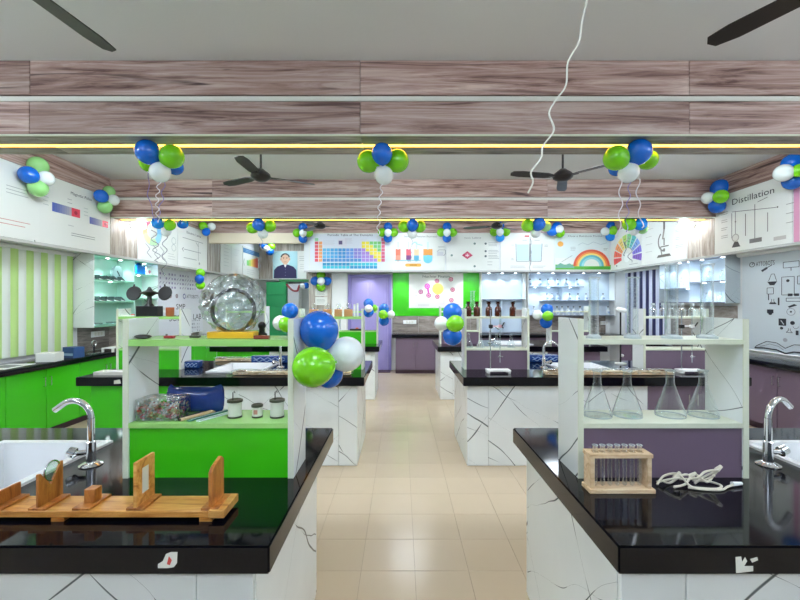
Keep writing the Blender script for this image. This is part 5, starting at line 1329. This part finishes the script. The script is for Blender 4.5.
bunch('at the right end of the rainbow poster', gW, YW, [('blue', 612, 226.5, 5.5, .03, 'top'), ('white', 605, 231.5, 4.2, -.04, 'left'), ('green', 613.5, 230.5, 4.6, -.08, 'right'), ('sky', 610.5, 236.5, 4.6, 0, 'bottom')])
bunch('inside the recess', gW, YPR - .5, [('blue', 263, 245, 4, 0, 'left'), ('green', 271.5, 246.5, 3.8, 0, 'right'), ('white', 266.5, 248.5, 3, -.1, 'centre'), ('blue', 270, 251.5, 4, 0, 'bottom')])
flower('on the grey wood pier above the notices', 321, 281, YB - .12, 5.2, ('green', 'blue', 'blue', 'white', 'green'))
def lwY(px, X=XPL + .12): return X * 400 / (px - 401)
gL = 'balloon bunches on the left wall'
bunch('left of the magnet poster', gL, lwY(36), [('pale', 38, 166, 9, .05, 'top'), ('blue', 28.5, 175, 8.6, -.08, 'left'), ('white', 46, 178.5, 7.4, .06, 'right'), ('pale', 38, 188, 8.6, .02, 'bottom')])
bunch('right of the magnet poster', gL, lwY(105), [('pale', 109, 191.5, 5.5, .05, 'top'), ('blue', 101, 196, 6.4, -.08, 'left'), ('white', 113.5, 200, 5.4, .06, 'right'), ('pale', 105, 207, 6.4, .02, 'bottom')])
bunch('above the lamp diagram poster', gL, lwY(204), [('green', 203, 226, 4.2, 0, 'left'), ('white', 211.5, 226.5, 4, .1, 'right'), ('blue', 206, 232, 4, 0, 'bottom')])
bunch('at the corner of the left roll-down chart', gL, lwY(201), [('green', 200.5, 273, 4.4, .02, 'top'), ('blue', 199.5, 279, 4.4, -.06, 'middle'), ('green', 200.5, 285, 4.4, .02, 'bottom')])
gR = 'balloon bunches on the right wall'
def rwY(px, X=XPR - .13): return X * 400 / (px - 401)
bunch('left of the Distillation poster', gR, rwY(717), [('blue', 720, 188, 8.5, .05, 'top'), ('white', 708, 198, 6, .05, 'left'), ('green', 721, 196.5, 6.8, -.12, 'right'), ('blue', 717, 206, 7.4, .02, 'bottom')])
bunch('right of the Distillation poster', gR, rwY(790), [('blue', 792, 163, 9, .05, 'top'), ('white', 783.5, 173, 8.4, -.05, 'left'), ('green', 799, 170.5, 6.5, -.12, 'right'), ('blue', 792.5, 181, 8.6, .02, 'bottom')])
gS = 'balloons tied to the bench racks'
bunch('on the front left rack upright', gS, 1.72, [('blue', 319, 330, 19.5, .0, 'top'), ('green', 313, 367, 20.5, -.14, 'lower left'), ('white', 346.5, 354, 17.5, .02, 'right'), ('blue', 329, 374, 14, .06, 'rear bottom')])
bunch('on the middle left rack, aisle-far upright', gS, 4.10, [('blue', 290, 311, 8.2, .1, 'top'), ('white', 280.5, 323, 7.6, 0, 'left'), ('green', 286.5, 325, 7.6, -.14, 'right')])
bunch('on the middle left rack, aisle-side upright', gS, 4.12, [('blue', 368.5, 303.5, 5, .02, 'top'), ('green', 374, 308, 3.6, .06, 'right'), ('white', 368.5, 308.5, 3.9, -.08, 'centre'), ('blue', 368.5, 312.5, 5, .02, 'bottom')])
bunch('on the back left rack, aisle-side upright', gS, 6.7, [('blue', 384, 308.5, 5.2, .02, 'top'), ('green', 383, 314.5, 4.6, -.12, 'centre'), ('white', 391, 314.5, 4, -.02, 'right'), ('blue', 384, 321, 5, .02, 'bottom')])
bunch('on the middle right rack, aisle-side upright', gS, 4.08, [('blue', 452.5, 312.5, 9.6, .04, 'top'), ('white', 441.5, 323.5, 7.2, 0, 'left'), ('green', 455.5, 323.5, 8.6, -.16, 'centre'), ('blue', 452.5, 336, 9.6, .04, 'bottom')])
bunch('on the back right outer rack', gS, 6.66, [('blue', 547, 309.5, 6, .04, 'top'), ('white', 537.5, 315, 5, 0, 'left'), ('green', 548, 316, 5.2, -.14, 'centre'), ('blue', 546, 322.5, 6, .04, 'bottom')])
bunch('on the garland in the recess', gS, 11.5, [('blue', 306, 285.5, 3.2, 0, 'right'), ('white', 302.5, 286, 2.8, -.05, 'left')])

# curling ribbons
def ribbon(label, pts, Y, m, r=.004, amp=2.0, wl=9.0):
    out = []
    for a, b in zip(pts[:-1], pts[1:]):
        n = max(4, int(abs(b[1] - a[1]) / 1.6))
        for q in range(n):
            f = q / n; y = a[1] + (b[1] - a[1]) * f
            out.append(at(a[0] + (b[0] - a[0]) * f + amp * math.sin(y / wl * 2 * PI), y, Y + .02 * math.cos(y / wl * 2 * PI)))
    out.append(at(pts[-1][0], pts[-1][1], Y))
    tag(MB().tube(out, r, 5).build('curling_ribbon', m), label, 'ribbon', 'curling ribbons')
rw_ = mat('ribbon_white', (230, 226, 232), .35); rp_ = mat('ribbon_violet', (130, 120, 190), .35); rg_ = mat('ribbon_silver', (150, 150, 156), .3)
ribbon('white curling ribbon below the left near-beam balloons', [(159, 182), (157, 200), (158, 222)], 3.08, rw_)
ribbon('violet ribbon, left one below the left near-beam balloons', [(149, 171), (148, 195), (155, 220)], 3.2, rp_, .003, .8, 20)
ribbon('violet ribbon, right one below the left near-beam balloons', [(164, 182), (162, 200), (157, 220)], 3.12, rp_, .003, 1.6, 14)
ribbon('white curling ribbon below the middle near-beam balloons', [(382, 184), (379, 210), (378, 238)], 3.08, rw_, .004, 1.6, 10)
ribbon('white ribbon, left one below the right near-beam balloons', [(620, 178), (621, 205), (618, 238)], 3.08, rw_, .0045, 1.8, 22)
ribbon('white ribbon, right one below the right near-beam balloons', [(638, 178), (638, 200), (642, 228)], 3.08, rw_, .0045, 2.0, 22)
ribbon('violet ribbon between the two white ones below the right balloons', [(630, 182), (628, 205), (626, 232)], 3.1, rp_, .003, 1.6, 16)
ribbon('silver curling ribbon below the left far-beam balloons', [(153, 230), (158, 262)], 5.95, rg_, .006, 3.6, 11)
ribbon('second silver curling ribbon below the left far-beam balloons', [(165, 236), (164, 276)], 5.97, rg_, .006, 2.6, 13)
ribbon('silver curling ribbon below the balloons above the portrait', [(262, 238), (259, 270)], 5.95, rg_, .005, 1.4, 8)
ribbon('silver ribbon hanging over the flask poster', [(412, 239), (411, 262)], 5.95, rg_, .004, 1.0, 12)
ribbon('silver ribbon hanging over the beaker poster', [(531, 238), (530, 276)], 5.95, rg_, .004, .8, 10)
ribbon('silver curling ribbon over the colour fan poster', [(626, 236), (632, 262)], 5.95, rg_, .006, 3.0, 13)
# long white cord hanging from the ceiling near the camera
cp = [(592, -58), (590, -20), (587, 0), (582, 22), (579, 42), (568, 62), (566, 85), (556, 100), (549, 113), (554, 130), (543, 146), (541, 158), (531, 172), (533, 182), (528, 193)]
pts = [at(x, y, 1.84) for x, y in cp]; pts[0].z = HC
tag(wire([tuple(p) for p in pts], .0042).build('hanging_cord', 'offwhite'), 'long white cord hanging from the ceiling in front of the near beam', 'cord')
